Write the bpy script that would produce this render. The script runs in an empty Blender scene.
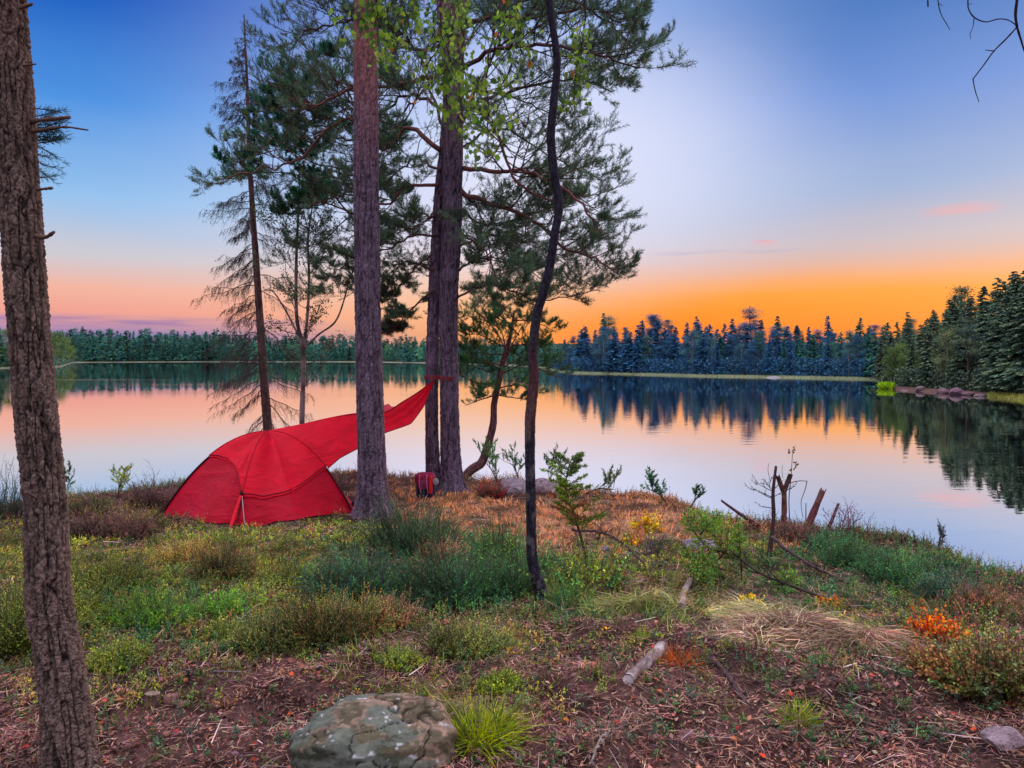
import bpy, math
import numpy as np
R = np.random.default_rng(11)
TAU = 2 * math.pi
SC = bpy.context.scene
COL = SC.collection

# ------------------------------------------------------------------ camera
F = 745.0
EYE = np.array([0.0, 0.0, 5.0])
PITCH = math.atan(29 / F)
cam_d = bpy.data.cameras.new('camera')
cam = bpy.data.objects.new('camera', cam_d)
COL.objects.link(cam)
cam.location = EYE
cam.rotation_euler = (math.pi / 2 - PITCH, 0, 0)
cam_d.sensor_width = 36
cam_d.lens = 36 * F / 1024
cam_d.clip_end = 6000
cam_d.clip_start = 0.05
SC.camera = cam
FW = np.array([0, math.cos(PITCH), -math.sin(PITCH)])
UP = np.array([0, math.sin(PITCH), math.cos(PITCH)])


def P(px, py, d):
    """point at image position (px, py) standing d metres in front of the camera"""
    v = FW + np.array([(px - 512) / F, 0, 0]) + UP * ((384 - py) / F)
    return EYE + v * (d / v[1])


def proj(p):
    q = np.asarray(p, float) - EYE
    dep = q @ FW
    dep = np.where(np.abs(dep) < 1e-4, 1e-4, dep)
    return 512 + F * q[..., 0] / dep, 384 - F * (q @ UP) / dep, dep


# ------------------------------------------------------------------ noise
def vnoise(x, y, seed=0, px=None):
    """2-d value noise in 0..1, periodic in x when px is given"""
    x = np.asarray(x, float); y = np.asarray(y, float)
    xi = np.floor(x).astype(np.int64); yi = np.floor(y).astype(np.int64)
    fx = x - xi; fy = y - yi
    fx = fx * fx * (3 - 2 * fx); fy = fy * fy * (3 - 2 * fy)

    def h(a, b):
        if px: a = np.mod(a, px)
        n = (a * 374761393 + b * 668265263 + seed * 2147483647) & 0xffffffff
        n = ((n ^ (n >> 13)) * 1274126177) & 0xffffffff
        n = (n ^ (n >> 16)) & 0xffffff
        return n / float(0xffffff)
    a = h(xi, yi); b = h(xi + 1, yi); c = h(xi, yi + 1); d = h(xi + 1, yi + 1)
    return (a * (1 - fx) + b * fx) * (1 - fy) + (c * (1 - fx) + d * fx) * fy


def fbm(x, y, seed=0, oct=4):
    s = 0; a = 0.5; t = 0
    for i in range(oct):
        s = s + a * vnoise(x * 2 ** i, y * 2 ** i, seed + i * 17); t += a; a *= 0.5
    return s / t


def cells(x, y, px, seed=0):
    """periodic cellular noise: distance gap between the nearest two cell points, and the nearest cell's random value"""
    xi = np.floor(x).astype(np.int64); yi = np.floor(y).astype(np.int64)
    f1 = np.full(x.shape, 9.0); f2 = np.full(x.shape, 9.0); val = np.zeros(x.shape)
    for i in (-1, 0, 1):
        for j in (-1, 0, 1):
            a = np.mod(xi + i, px); b = yi + j

            def h(k):
                n = (a * 374761393 + b * 668265263 + (seed + k) * 362437) & 0xffffffff
                n = ((n ^ (n >> 13)) * 1274126177) & 0xffffffff
                return ((n ^ (n >> 16)) & 0xffffff) / float(0xffffff)
            dx = xi + i + h(1) - x; dy = yi + j + h(2) - y
            d = np.sqrt(dx * dx + dy * dy)
            near = d < f1
            f2 = np.where(near, f1, np.minimum(f2, d))
            val = np.where(near, h(3), val)
            f1 = np.where(near, d, f1)
    return f2 - f1, val


def sstep(a, b, x):
    t = np.clip((np.asarray(x, float) - a) / (b - a), 0, 1)
    return t * t * (3 - 2 * t)


# ------------------------------------------------------------------ terrain
CREST = np.array([(-400, -60), (-60, 2), (-30, 5), (-14, 7.4), (-9, 8.6), (-6.6, 9.6), (-6.3, 10.6), (-5.4, 11.7), (-4.2, 13.2), (-3.07, 14.0),
                  (-2.2, 13.7), (-1.4, 13.2), (-.2, 12.5), (.75, 11.8), (1.95, 10.5), (2.45, 9.2), (2.95, 8.25), (3.6, 7.35), (3.95, 6.85),
                  (4.3, 6.15), (5.0, 4.8), (6.2, 2.6), (8, -3), (12, -15), (60, -60), (400, -400), (0, -3500), (-3500, -3500), (-3500, -500)], float)


def crest_s(x, y):
    """signed distance to the bank's edge, positive over the water"""
    x = np.asarray(x, float); y = np.asarray(y, float)
    best = np.full(x.shape, 1e9); inside = np.zeros(x.shape, bool)
    n = len(CREST)
    for i in range(n):
        x0, y0 = CREST[i]; x1, y1 = CREST[(i + 1) % n]
        dx, dy = x1 - x0, y1 - y0
        t = np.clip(((x - x0) * dx + (y - y0) * dy) / (dx * dx + dy * dy), 0, 1)
        best = np.minimum(best, np.hypot(x - x0 - t * dx, y - y0 - t * dy))
        c = (y0 > y) != (y1 > y)
        xx = x0 + (y - y0) * (dx / (dy if abs(dy) > 1e-9 else 1e-9))
        inside ^= c & (x < xx)
    return np.where(inside, -best, best)


# far shore: distance along y-depth against image column (tangent of azimuth)
SH_PX = np.array([-1500, -500, -100, 0, 52, 62, 75, 200, 350, 480, 530, 556, 575, 700, 820, 884, 888, 900, 940, 985, 1024, 1100, 1400, 2400])
SH_D = np.array([200, 260, 275, 280, 300, 330, 500, 540, 540, 420, 330, 235, 205, 175, 160, 150, 112, 106, 98, 90, 83, 76, 60, 50])


def shore_depth(px):
    return np.interp(px, SH_PX, SH_D)


def gz(x, y):
    x = np.asarray(x, float); y = np.asarray(y, float)
    yy = np.clip(y, -12, 30)
    s = crest_s(x, y)
    base = 3.52 - 0.05 * yy
    und = (fbm(x * .55 + 40, y * .55 + 7, 3, 3) - .5) * .16 + (fbm(x * 2.4, y * 2.4, 9, 3) - .5) * .13
    hyp = np.hypot(x, y)
    und = und * sstep(1.0, 3.0, hyp) + (fbm(x * .02, y * .02, 5, 3) - .5) * 6 * sstep(40, 160, hyp)
    near = base + und
    # gentle rounded lip then the steep bank
    so = np.maximum(s + .35 + (fbm(x * 1.1, y * 1.1, 21, 2) - .5) * .5, 0)
    near = near - .85 * so * so / (so + .9)
    near = np.maximum(near, -2.2)
    # far land
    yp = np.maximum(y, 1e-3)
    px = np.where(y > 1, 512 + F * x / yp, np.sign(x) * 1e5)
    D = shore_depth(np.clip(px, -1500, 2400))
    s2 = (y - D)
    far = np.clip(s2 * .22, -2.2, .35) + np.clip(s2, 0, 400) * .035 + (fbm(x * .03, y * .03, 31, 3) - .4) * sstep(0, 30, s2) * 3
    far = np.where(y > 30, far, -2.2)
    return np.maximum(near, far)


def G(px, py, dmin=1.5, dmax=60):
    """ground point seen at image position (px, py); just below the lip of the bank when the ray passes over it"""
    for _ in range(40):
        v = FW + np.array([(px - 512) / F, 0, 0]) + UP * ((384 - py) / F)
        t = np.linspace(dmin, dmax, 3000) / v[1]
        pts = EYE + t[:, None] * v
        below = pts[:, 2] < gz(pts[:, 0], pts[:, 1])
        i = int(np.argmax(below)) if below.any() else -1
        if i >= 0 and float(crest_s(pts[i:i + 1, 0], pts[i:i + 1, 1])[0]) < .35: break
        py += 1.5
    p = pts[i].copy(); p[2] = float(gz(p[0:1], p[1:2])[0])
    return p


def ground_z(x, y):
    return float(gz(np.array([x]), np.array([y]))[0])


# ------------------------------------------------------------------ mesh builder
class MB:
    def __init__(s):
        s.v = []; s.q = []; s.t = []; s.c = []; s.n = 0

    def add(s, v, quads=None, tris=None, col=(.5, .5, .5)):
        v = np.asarray(v, np.float32).reshape(-1, 3)
        col = np.asarray(col, np.float32)
        if col.ndim == 1: col = np.tile(col, (len(v), 1))
        s.v.append(v); s.c.append(col)
        if quads is not None and len(quads): s.q.append(np.asarray(quads, np.int64).reshape(-1, 4) + s.n)
        if tris is not None and len(tris): s.t.append(np.asarray(tris, np.int64).reshape(-1, 3) + s.n)
        s.n += len(v)

    def empty(s):
        return s.n == 0

    def mesh(s, name, mat, smooth=False):
        v = np.concatenate(s.v) if s.v else np.zeros((0, 3), np.float32)
        c = np.concatenate(s.c) if s.c else np.zeros((0, 3), np.float32)
        q = np.concatenate(s.q) if s.q else np.zeros((0, 4), np.int64)
        t = np.concatenate(s.t) if s.t else np.zeros((0, 3), np.int64)
        me = bpy.data.meshes.new(name)
        me.vertices.add(len(v)); me.vertices.foreach_set('co', v.ravel())
        loops = np.concatenate([q.ravel(), t.ravel()]).astype(np.int32)
        me.loops.add(len(loops)); me.loops.foreach_set('vertex_index', loops)
        st = np.concatenate([np.arange(len(q)) * 4, len(q) * 4 + np.arange(len(t)) * 3]).astype(np.int32)
        tot = np.concatenate([np.full(len(q), 4), np.full(len(t), 3)]).astype(np.int32)
        me.polygons.add(len(st)); me.polygons.foreach_set('loop_start', st); me.polygons.foreach_set('loop_total', tot)
        if smooth: me.polygons.foreach_set('use_smooth', np.ones(len(st), bool))
        a = me.color_attributes.new('Col', 'FLOAT_COLOR', 'POINT')
        a.data.foreach_set('color', np.concatenate([c, np.ones((len(c), 1), np.float32)], 1).ravel())
        me.update(calc_edges=True)
        me.materials.append(mat)
        return me

    def build(s, name, mat, parent=None, smooth=False):
        me = s.mesh(name, mat, smooth)
        o = bpy.data.objects.new(name, me); COL.objects.link(o)
        if parent is not None:
            o.parent = parent
            o.matrix_parent_inverse = parent.matrix_basis.inverted()
        return o


def tag(o, label=None, cat=None, group=None, kind=None):
    if label: o['label'] = label
    if cat: o['category'] = cat
    if group: o['group'] = group
    if kind: o['kind'] = kind
    return o


def empty(name, loc, label=None, cat=None, group=None):
    o = bpy.data.objects.new(name, None); COL.objects.link(o)
    o.location = [float(a) for a in loc]
    o.empty_display_size = .2
    return tag(o, label, cat, group)


def norm(v):
    v = np.asarray(v, float)
    return v / np.maximum(np.linalg.norm(v, axis=-1, keepdims=True), 1e-9)


def catmull(pts, n):
    p = np.asarray(pts, float)
    if len(p) == 2:
        t = np.linspace(0, 1, n)[:, None]
        return p[0] * (1 - t) + p[1] * t
    p = np.vstack([2 * p[0] - p[1], p, 2 * p[-1] - p[-2]])
    m = len(p) - 3
    u = np.linspace(0, m - 1e-6, n); i = u.astype(int); t = (u - i)[:, None]
    a, b, c, d = p[i], p[i + 1], p[i + 2], p[i + 3]
    return .5 * (2 * b + (c - a) * t + (2 * a - 5 * b + 4 * c - d) * t ** 2 + (3 * b - a - 3 * c + d) * t ** 3)


def frames(pts):
    t = np.gradient(pts, axis=0); t = norm(t)
    ref = np.array([0, 0, 1.0]) if abs(t[0, 2]) < .9 else np.array([1.0, 0, 0])
    u = norm(np.cross(t, ref)); w = np.cross(u, t)
    for i in range(1, len(u)):                        # keep neighbouring frames aligned
        if np.dot(u[i], u[i - 1]) < 0: u[i] *= -1; w[i] *= -1
    return t, u, w


def tube(mb, pts, rad, sides=6, col=(.2, .1, .08), cap=True):
    pts = np.asarray(pts, float); n = len(pts)
    rad = np.broadcast_to(np.asarray(rad, float), (n,)) if np.ndim(rad) < 2 else rad
    t, u, w = frames(pts)
    a = np.arange(sides) * TAU / sides
    ring = np.cos(a)[None, :, None] * u[:, None, :] + np.sin(a)[None, :, None] * w[:, None, :]
    v = pts[:, None, :] + ring * rad[:, None, None]
    i = np.arange(n - 1)[:, None] * sides; j = np.arange(sides)[None, :]; k = (j + 1) % sides
    q = np.stack([i + j, i + k, i + sides + k, i + sides + j], -1).reshape(-1, 4)
    v = v.reshape(-1, 3); tr = None
    c = np.asarray(col, float)
    if c.ndim == 2: c = np.repeat(c, sides, 0)
    if cap:
        v = np.vstack([v, pts[0], pts[-1]])
        jj = np.arange(sides); kk = (jj + 1) % sides
        tr = np.vstack([np.stack([np.full(sides, n * sides), kk, jj], -1),
                        np.stack([np.full(sides, n * sides + 1), (n - 1) * sides + jj, (n - 1) * sides + kk], -1)])
        if c.ndim == 2: c = np.vstack([c, c[:1], c[-1:]])
    mb.add(v, q, tr, c)


def sticks(mb, A, B, ra, rb, col):
    """many straight three-sided twigs at once"""
    A = np.asarray(A, float); B = np.asarray(B, float); n = len(A)
    if n == 0: return
    t = norm(B - A); ref = np.where(np.abs(t[:, 2:3]) < .9, [[0, 0, 1.0]], [[1.0, 0, 0]])
    u = norm(np.cross(t, ref)); w = np.cross(u, t)
    ra = np.broadcast_to(ra, (n,))[:, None]; rb = np.broadcast_to(rb, (n,))[:, None]
    vs = []
    for C, r in ((A, ra), (B, rb)):
        for k in range(3):
            vs.append(C + (math.cos(k * TAU / 3) * u + math.sin(k * TAU / 3) * w) * r)
    v = np.stack(vs, 1).reshape(-1, 3)
    b = np.arange(n)[:, None] * 6
    q = np.concatenate([b + [[0, 1, 4, 3]], b + [[1, 2, 5, 4]], b + [[2, 0, 3, 5]]])
    c = np.asarray(col, float)
    if c.ndim == 2: c = np.repeat(c, 6, 0)
    mb.add(v, q, None, c)


def leaves(mb, C, D, L, W, col, N=None, fold=0.0):
    """many leaves: kite-shaped faces from C along D, length L and width W"""
    C = np.asarray(C, float); n = len(C)
    if n == 0: return
    D = norm(D); L = np.broadcast_to(L, (n,))[:, None]; W = np.broadcast_to(W, (n,))[:, None]
    if N is None: N = R.normal(size=(n, 3))
    S = norm(np.cross(D, N)); N2 = np.cross(S, D)
    mid = C + D * L * .45 + N2 * L * fold
    v = np.stack([C, mid + S * W * .5, C + D * L, mid - S * W * .5], 1).reshape(-1, 3)
    q = np.arange(n * 4).reshape(-1, 4)
    c = np.asarray(col, float)
    if c.ndim == 2: c = np.repeat(c, 4, 0)
    mb.add(v, q, None, c)


def blades(mb, C, D, L, W, bend, col):
    """many bent grass blades, two faces each; bend is a sideways vector"""
    C = np.asarray(C, float); n = len(C)
    if n == 0: return
    D = norm(D); L = np.broadcast_to(L, (n,))[:, None]; W = np.broadcast_to(W, (n,))[:, None]
    S = norm(np.cross(D, R.normal(size=(n, 3))))
    m = C + D * L * .5 + bend * .3; e = C + D * L + bend * 1.0
    v = np.stack([C - S * W * .5, C + S * W * .5, m + S * W * .42, m - S * W * .42, e], 1).reshape(-1, 3)
    b = np.arange(n)[:, None] * 5
    c = np.asarray(col, float)
    if c.ndim == 2: c = np.repeat(c, 5, 0)
    mb.add(v, b + [[0, 1, 2, 3]], b + [[3, 2, 4]], c)


def pick(pal, n, jit=.18):
    pal = np.asarray(pal, float)
    c = pal[R.integers(0, len(pal), n)]
    return np.clip(c * (1 + R.normal(size=(n, 1)) * jit) * (1 + R.normal(size=(n, 3)) * jit * .3), .004, .95)


# ------------------------------------------------------------------ materials
def newmat(name):
    m = bpy.data.materials.new(name); m.use_nodes = True
    nt = m.node_tree; nt.nodes.clear()
    return m, nt, nt.nodes, nt.links


def N_(nt, t, **kw):
    n = nt.nodes.new(t)
    for k, v in kw.items(): setattr(n, k, v)
    return n


def mix_rgb(nt, fac, a, b, mode='MIX'):
    n = nt.nodes.new('ShaderNodeMix'); n.data_type = 'RGBA'; n.blend_type = mode
    for idx, val in ((0, fac), (6, a), (7, b)):
        if hasattr(val, 'is_linked'): nt.links.new(val, n.inputs[idx])
        elif val is not None: n.inputs[idx].default_value = val if idx == 0 else (*val[:3], 1)
    return n.outputs[2]


def leafmat(name, trans=.3, scale=3.0, var=.5, gain=1.0, tint=(1, 1, 1), sat=1.0):
    m, nt, ns, ln = newmat(name)
    at = N_(nt, 'ShaderNodeAttribute', attribute_name='Col')
    geo = N_(nt, 'ShaderNodeNewGeometry')
    no = N_(nt, 'ShaderNodeTexNoise'); no.inputs['Scale'].default_value = scale; no.inputs['Detail'].default_value = 3
    ln.new(geo.outputs['Position'], no.inputs['Vector'])
    mr = N_(nt, 'ShaderNodeMapRange'); mr.inputs[1].default_value = .3; mr.inputs[2].default_value = .7
    mr.inputs[3].default_value = (1 - var) * gain; mr.inputs[4].default_value = (1 + var) * gain
    ln.new(no.outputs['Fac'], mr.inputs[0])
    vm = N_(nt, 'ShaderNodeVectorMath', operation='SCALE'); ln.new(at.outputs['Color'], vm.inputs[0]); ln.new(mr.outputs[0], vm.inputs['Scale'])
    vt = N_(nt, 'ShaderNodeVectorMath', operation='MULTIPLY'); ln.new(vm.outputs[0], vt.inputs[0]); vt.inputs[1].default_value = tint
    hs = N_(nt, 'ShaderNodeHueSaturation'); hs.inputs['Saturation'].default_value = sat; ln.new(vt.outputs[0], hs.inputs['Color']); vt = hs
    d = N_(nt, 'ShaderNodeBsdfDiffuse'); t = N_(nt, 'ShaderNodeBsdfTranslucent'); mx = N_(nt, 'ShaderNodeMixShader'); mx.inputs[0].default_value = trans
    ln.new(vt.outputs[0], d.inputs[0]); ln.new(vt.outputs[0], t.inputs[0]); ln.new(d.outputs[0], mx.inputs[1]); ln.new(t.outputs[0], mx.inputs[2])
    g = N_(nt, 'ShaderNodeBsdfGlossy'); g.inputs['Roughness'].default_value = .5; g.inputs[0].default_value = (1, 1, 1, 1)
    mg = N_(nt, 'ShaderNodeMixShader'); mg.inputs[0].default_value = .03
    ln.new(mx.outputs[0], mg.inputs[1]); ln.new(g.outputs[0], mg.inputs[2])
    o = N_(nt, 'ShaderNodeOutputMaterial'); ln.new(mg.outputs[0], o.inputs[0])
    return m


def surfmat(name, rough=.9, scale=20, var=.4, bump=.3, dist=.01, stretch=(1, 1, 1), spec=.2, tint2=None, t2scale=5, coords='Object'):
    """vertex colour times noise, with noise bump"""
    m, nt, ns, ln = newmat(name)
    at = N_(nt, 'ShaderNodeAttribute', attribute_name='Col')
    tc = N_(nt, 'ShaderNodeTexCoord')
    mp = N_(nt, 'ShaderNodeMapping'); mp.inputs['Scale'].default_value = stretch
    ln.new(tc.outputs[coords], mp.inputs[0])
    no = N_(nt, 'ShaderNodeTexNoise'); no.inputs['Scale'].default_value = scale; no.inputs['Detail'].default_value = 8; no.inputs['Roughness'].default_value = .65
    ln.new(mp.outputs[0], no.inputs['Vector'])
    mr = N_(nt, 'ShaderNodeMapRange'); mr.inputs[1].default_value = .3; mr.inputs[2].default_value = .7
    mr.inputs[3].default_value = 1 - var; mr.inputs[4].default_value = 1 + var
    ln.new(no.outputs['Fac'], mr.inputs[0])
    vm = N_(nt, 'ShaderNodeVectorMath', operation='SCALE'); ln.new(at.outputs['Color'], vm.inputs[0]); ln.new(mr.outputs[0], vm.inputs['Scale'])
    out = vm.outputs[0]
    if tint2:
        n2 = N_(nt, 'ShaderNodeTexNoise'); n2.inputs['Scale'].default_value = t2scale; n2.inputs['Detail'].default_value = 6
        ln.new(tc.outputs[coords], n2.inputs['Vector'])
        m2 = N_(nt, 'ShaderNodeMapRange'); m2.inputs[1].default_value = .5; m2.inputs[2].default_value = .62
        ln.new(n2.outputs['Fac'], m2.inputs[0])
        out = mix_rgb(nt, m2.outputs[0], out, tint2)
    b = N_(nt, 'ShaderNodeBsdfPrincipled'); b.inputs['Roughness'].default_value = rough
    b.inputs['Specular IOR Level'].default_value = spec
    ln.new(out, b.inputs['Base Color'])
    if bump:
        bp = N_(nt, 'ShaderNodeBump'); bp.inputs['Strength'].default_value = bump; bp.inputs['Distance'].default_value = dist
        ln.new(no.outputs['Fac'], bp.inputs['Height']); ln.new(bp.outputs[0], b.inputs['Normal'])
    o = N_(nt, 'ShaderNodeOutputMaterial'); ln.new(b.outputs[0], o.inputs[0])
    return m


M_NEEDLE = leafmat('pine needles', .4, 1.2, .5, 1.7)
M_LEAF = leafmat('green leaves', .5, 4, .25, 1.35)
M_GRASS = leafmat('grass blades', .35, 5, .4, 1.9, sat=1.15)
M_HEATH = leafmat('heath plants', .25, 2.0, .65, 2.3, sat=1.1)
M_LITTER = leafmat('dry leaf litter', .1, 3.0, .6, 2.2, sat=1.15)
M_FAR = leafmat('far conifer foliage', .15, .35, .35, 1.35)
M_BARK = surfmat('pine bark', .92, 75, .55, 1.0, .008, (1, 1, .4), .12)
M_TWIG = surfmat('twig bark', .9, 40, .4, .3, .003)
M_GROUND = surfmat('forest ground', .95, 14, .5, .8, .03, (1, 1, 1), .1)
M_ROCK = surfmat('mossy granite', .9, 16, .4, .9, .02, (1, 1, 1), .2)
M_CLOTH = surfmat('woven nylon', .6, 120, .15, .2, .002)

# ------------------------------------------------------------------ sky and sun
def lin(r, g, b):
    f = lambda c: (c / 255 / 12.92) if c <= 10 else ((c / 255 + .055) / 1.055) ** 2.4
    return (f(r), f(g), f(b))


world = bpy.data.worlds.new('World'); SC.world = world; world.use_nodes = True
wt = world.node_tree; wt.nodes.clear(); wl = wt.links
tc = N_(wt, 'ShaderNodeTexCoord'); sx = N_(wt, 'ShaderNodeSeparateXYZ'); wl.new(tc.outputs['Generated'], sx.inputs[0])


def m_(op, a, b=None, c=None, clamp=False):
    n = N_(wt, 'ShaderNodeMath', operation=op); n.use_clamp = clamp
    for i, v in enumerate((a, b, c)):
        if v is None: continue
        if hasattr(v, 'is_linked'): wl.new(v, n.inputs[i])
        else: n.inputs[i].default_value = v
    return n.outputs[0]


def smooth_(x, a, b):
    n = N_(wt, 'ShaderNodeMapRange'); n.interpolation_type = 'SMOOTHSTEP'
    wl.new(x, n.inputs[0]); n.inputs[1].default_value = a; n.inputs[2].default_value = b
    return n.outputs[0]


X, Y, Z = sx.outputs
hyp = m_('SQRT', m_('ADD', m_('MULTIPLY', X, X), m_('ADD', m_('MULTIPLY', Y, Y), 1e-6)))
az = m_('DIVIDE', X, hyp)                        # sine of the azimuth from straight ahead
# soft uneven layers in the dusk air
cmb = N_(wt, 'ShaderNodeCombineXYZ'); wl.new(m_('MULTIPLY', az, 2.2), cmb.inputs[0]); wl.new(m_('MULTIPLY', Z, 16), cmb.inputs[1]); wl.new(m_('MULTIPLY', Y, 1.5), cmb.inputs[2])
ns_ = N_(wt, 'ShaderNodeTexNoise'); ns_.inputs['Scale'].default_value = 1.6; ns_.inputs['Detail'].default_value = 5; wl.new(cmb.outputs[0], ns_.inputs[0])
haze = m_('SUBTRACT', ns_.outputs['Fac'], .5)
zz = m_('MULTIPLY', m_('ADD', Z, m_('MULTIPLY', haze, m_('MULTIPLY', smooth_(Z, 0.0, .16), .030))), 2.0, clamp=True)


def ramp(stops):
    n = N_(wt, 'ShaderNodeValToRGB'); cr = n.color_ramp
    cr.interpolation = 'LINEAR'
    while len(cr.elements) > 1: cr.elements.remove(cr.elements[-1])
    for i, (p, c) in enumerate(stops):
        e = cr.elements[0] if i == 0 else cr.elements.new(p * 2)
        e.position = p * 2; e.color = (*lin(*c), 1)
    wl.new(zz, n.inputs[0])
    return n.outputs[0]


SKY_L = ramp([(0, (150, 125, 175)), (.024, (140, 125, 185)), (.036, (200, 145, 165)), (.05, (240, 160, 145)), (.08, (242, 178, 158)), (.115, (205, 200, 208)),
              (.18, (148, 192, 236)), (.285, (74, 144, 224)), (.385, (14, 90, 190)), (.5, (10, 70, 165))])
SKY_C = ramp([(0, (250, 165, 110)), (.03, (254, 176, 104)), (.06, (251, 190, 142)), (.10, (243, 205, 188)), (.15, (234, 222, 240)), (.26, (222, 227, 252)),
              (.34, (194, 208, 247)), (.42, (146, 176, 235)), (.5, (110, 150, 225))])
SKY_R = ramp([(0, (255, 120, 0)), (.035, (255, 130, 0)), (.058, (255, 144, 2)), (.076, (254, 154, 36)), (.094, (246, 164, 98)), (.112, (226, 174, 154)), (.14, (198, 184, 192)), (.20, (154, 174, 212)),
              (.30, (106, 144, 214)), (.40, (58, 112, 186)), (.5, (40, 90, 165))])
c1 = mix_rgb(wt, smooth_(az, -.52, .06), SKY_L, SKY_C)
c2 = mix_rgb(wt, smooth_(m_('SUBTRACT', az, m_('MULTIPLY', Z, .62)), -.20, .21), c1, SKY_R)
# small wisps
cmb2 = N_(wt, 'ShaderNodeCombineXYZ'); wl.new(m_('MULTIPLY', az, 5.0), cmb2.inputs[0]); wl.new(m_('MULTIPLY', Z, 60), cmb2.inputs[1])
nw = N_(wt, 'ShaderNodeTexNoise'); nw.inputs['Scale'].default_value = 1.3; nw.inputs['Detail'].default_value = 4; wl.new(cmb2.outputs[0], nw.inputs[0])


def blob(a0, ra, z0, rz):
    da = m_('DIVIDE', m_('SUBTRACT', az, a0), ra); dz = m_('DIVIDE', m_('SUBTRACT', Z, z0), rz)
    return m_('SUBTRACT', 1, m_('ADD', m_('MULTIPLY', da, da), m_('MULTIPLY', dz, dz)), clamp=True)


def wisp(col, c, k, *b):
    f = m_('MULTIPLY', m_('MULTIPLY', blob(*b), smooth_(nw.outputs['Fac'], .38, .62)), k)
    return mix_rgb(wt, f, col, lin(*c))


gl_ = blob(.13, .34, .235, .20)
c2 = mix_rgb(wt, m_('MULTIPLY', m_('MULTIPLY', gl_, gl_), .72), c2, lin(226, 229, 252))
c3 = wisp(c2, (250, 160, 150), .4, .512, .04, .163, .011)
c3 = wisp(c3, (255, 140, 150), .7, .318, .018, .139, .006)
c3 = wisp(c3, (150, 160, 205), .4, .27, .10, .131, .006)
c3 = wisp(c3, (120, 105, 175), .75, -.50, .28, .040, .008)
# overhead and behind the camera: unseen sky, brightness made up to light the ground
back = smooth_(m_('MULTIPLY', Y, -1), -.35, .45)
over = smooth_(Z, .46, .8)
zen = N_(wt, 'ShaderNodeRGB'); zen.outputs[0].default_value = (2.0, 1.92, 2.15, 1)
bck = N_(wt, 'ShaderNodeRGB'); bck.outputs[0].default_value = (.62, .54, .68, 1)
c4 = mix_rgb(wt, over, c3, zen.outputs[0])
c5 = mix_rgb(wt, m_('MULTIPLY', back, m_('SUBTRACT', 1, over)), c4, bck.outputs[0])
SUN_AZ, SUN_EL = math.radians(48), math.radians(14)
nish = N_(wt, 'ShaderNodeTexSky'); nish.sky_type = 'NISHITA'; nish.sun_disc = False
nish.sun_elevation = SUN_EL; nish.sun_rotation = SUN_AZ
bg = N_(wt, 'ShaderNodeBackground'); wl.new(c5, bg.inputs[0]); bg.inputs[1].default_value = 1.0
bg2 = N_(wt, 'ShaderNodeBackground'); wl.new(nish.outputs[0], bg2.inputs[0]); bg2.inputs[1].default_value = .006
ad = N_(wt, 'ShaderNodeAddShader'); wl.new(bg.outputs[0], ad.inputs[0]); wl.new(bg2.outputs[0], ad.inputs[1])
wo = N_(wt, 'ShaderNodeOutputWorld'); wl.new(ad.outputs[0], wo.inputs[0])
world.cycles.sampling_method = 'MANUAL'; world.cycles.sample_map_resolution = 512

sun_d = bpy.data.lights.new('sun', 'SUN'); sun = bpy.data.objects.new('sun', sun_d); COL.objects.link(sun)
sun_d.energy = 1.3; sun_d.angle = math.radians(22); sun_d.color = (1.0, .72, .55)
sun.rotation_euler = (math.pi / 2 - SUN_EL, 0, -SUN_AZ + math.pi)
from mathutils import Vector, Matrix
_sd = Vector((math.sin(SUN_AZ) * math.cos(SUN_EL), math.cos(SUN_AZ) * math.cos(SUN_EL), math.sin(SUN_EL)))
sun.rotation_euler = _sd.to_track_quat('Z', 'Y').to_euler()
sun.location = (20, 20, 30)

SC.view_settings.view_transform = 'Standard'; SC.view_settings.look = 'None'; SC.view_settings.exposure = 0
SC.cycles.max_bounces = 6; SC.cycles.diffuse_bounces = 3; SC.cycles.glossy_bounces = 3; SC.cycles.transmission_bounces = 3; SC.cycles.transparent_max_bounces = 6
SC.cycles.use_denoising = True
SC.cycles.caustics_reflective = False

# ------------------------------------------------------------------ ground sheet, polar about the camera so that it is finest where it is nearest
t0 = R
az_in = np.linspace(-44, 44, 441)
az_out = np.concatenate([np.linspace(-180, -44, 100)[:-1], az_in, np.linspace(44, 180, 100)[1:]])
AZ = np.radians(az_out)
r1 = np.geomspace(.4, 30, 560)
k1 = np.linspace(0, 1, 30)[1:]
s2 = np.array([-3, -1.5, 0, 1, 2, 3.5, 5, 7, 10, 14, 20, 30, 45, 70, 110, 180, 400, 900, 2500.])
ca = np.cos(AZ); pxz = np.where(ca > .05, 512 + F * np.tan(np.where(ca > .05, AZ, 0)), np.sign(AZ) * 3000)
Dr = shore_depth(np.clip(pxz, -1500, 2400)) / np.clip(ca, .28, 1)
rows = [np.full(len(AZ), r) for r in r1]
rows += [30 * ((Dr - 5) / 30) ** k for k in k1]
rows += [Dr + s for s in s2]
RR = np.array(rows)
GX = RR * np.sin(AZ)[None]; GY = RR * np.cos(AZ)[None]
GZ = gz(GX, GY)
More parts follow.
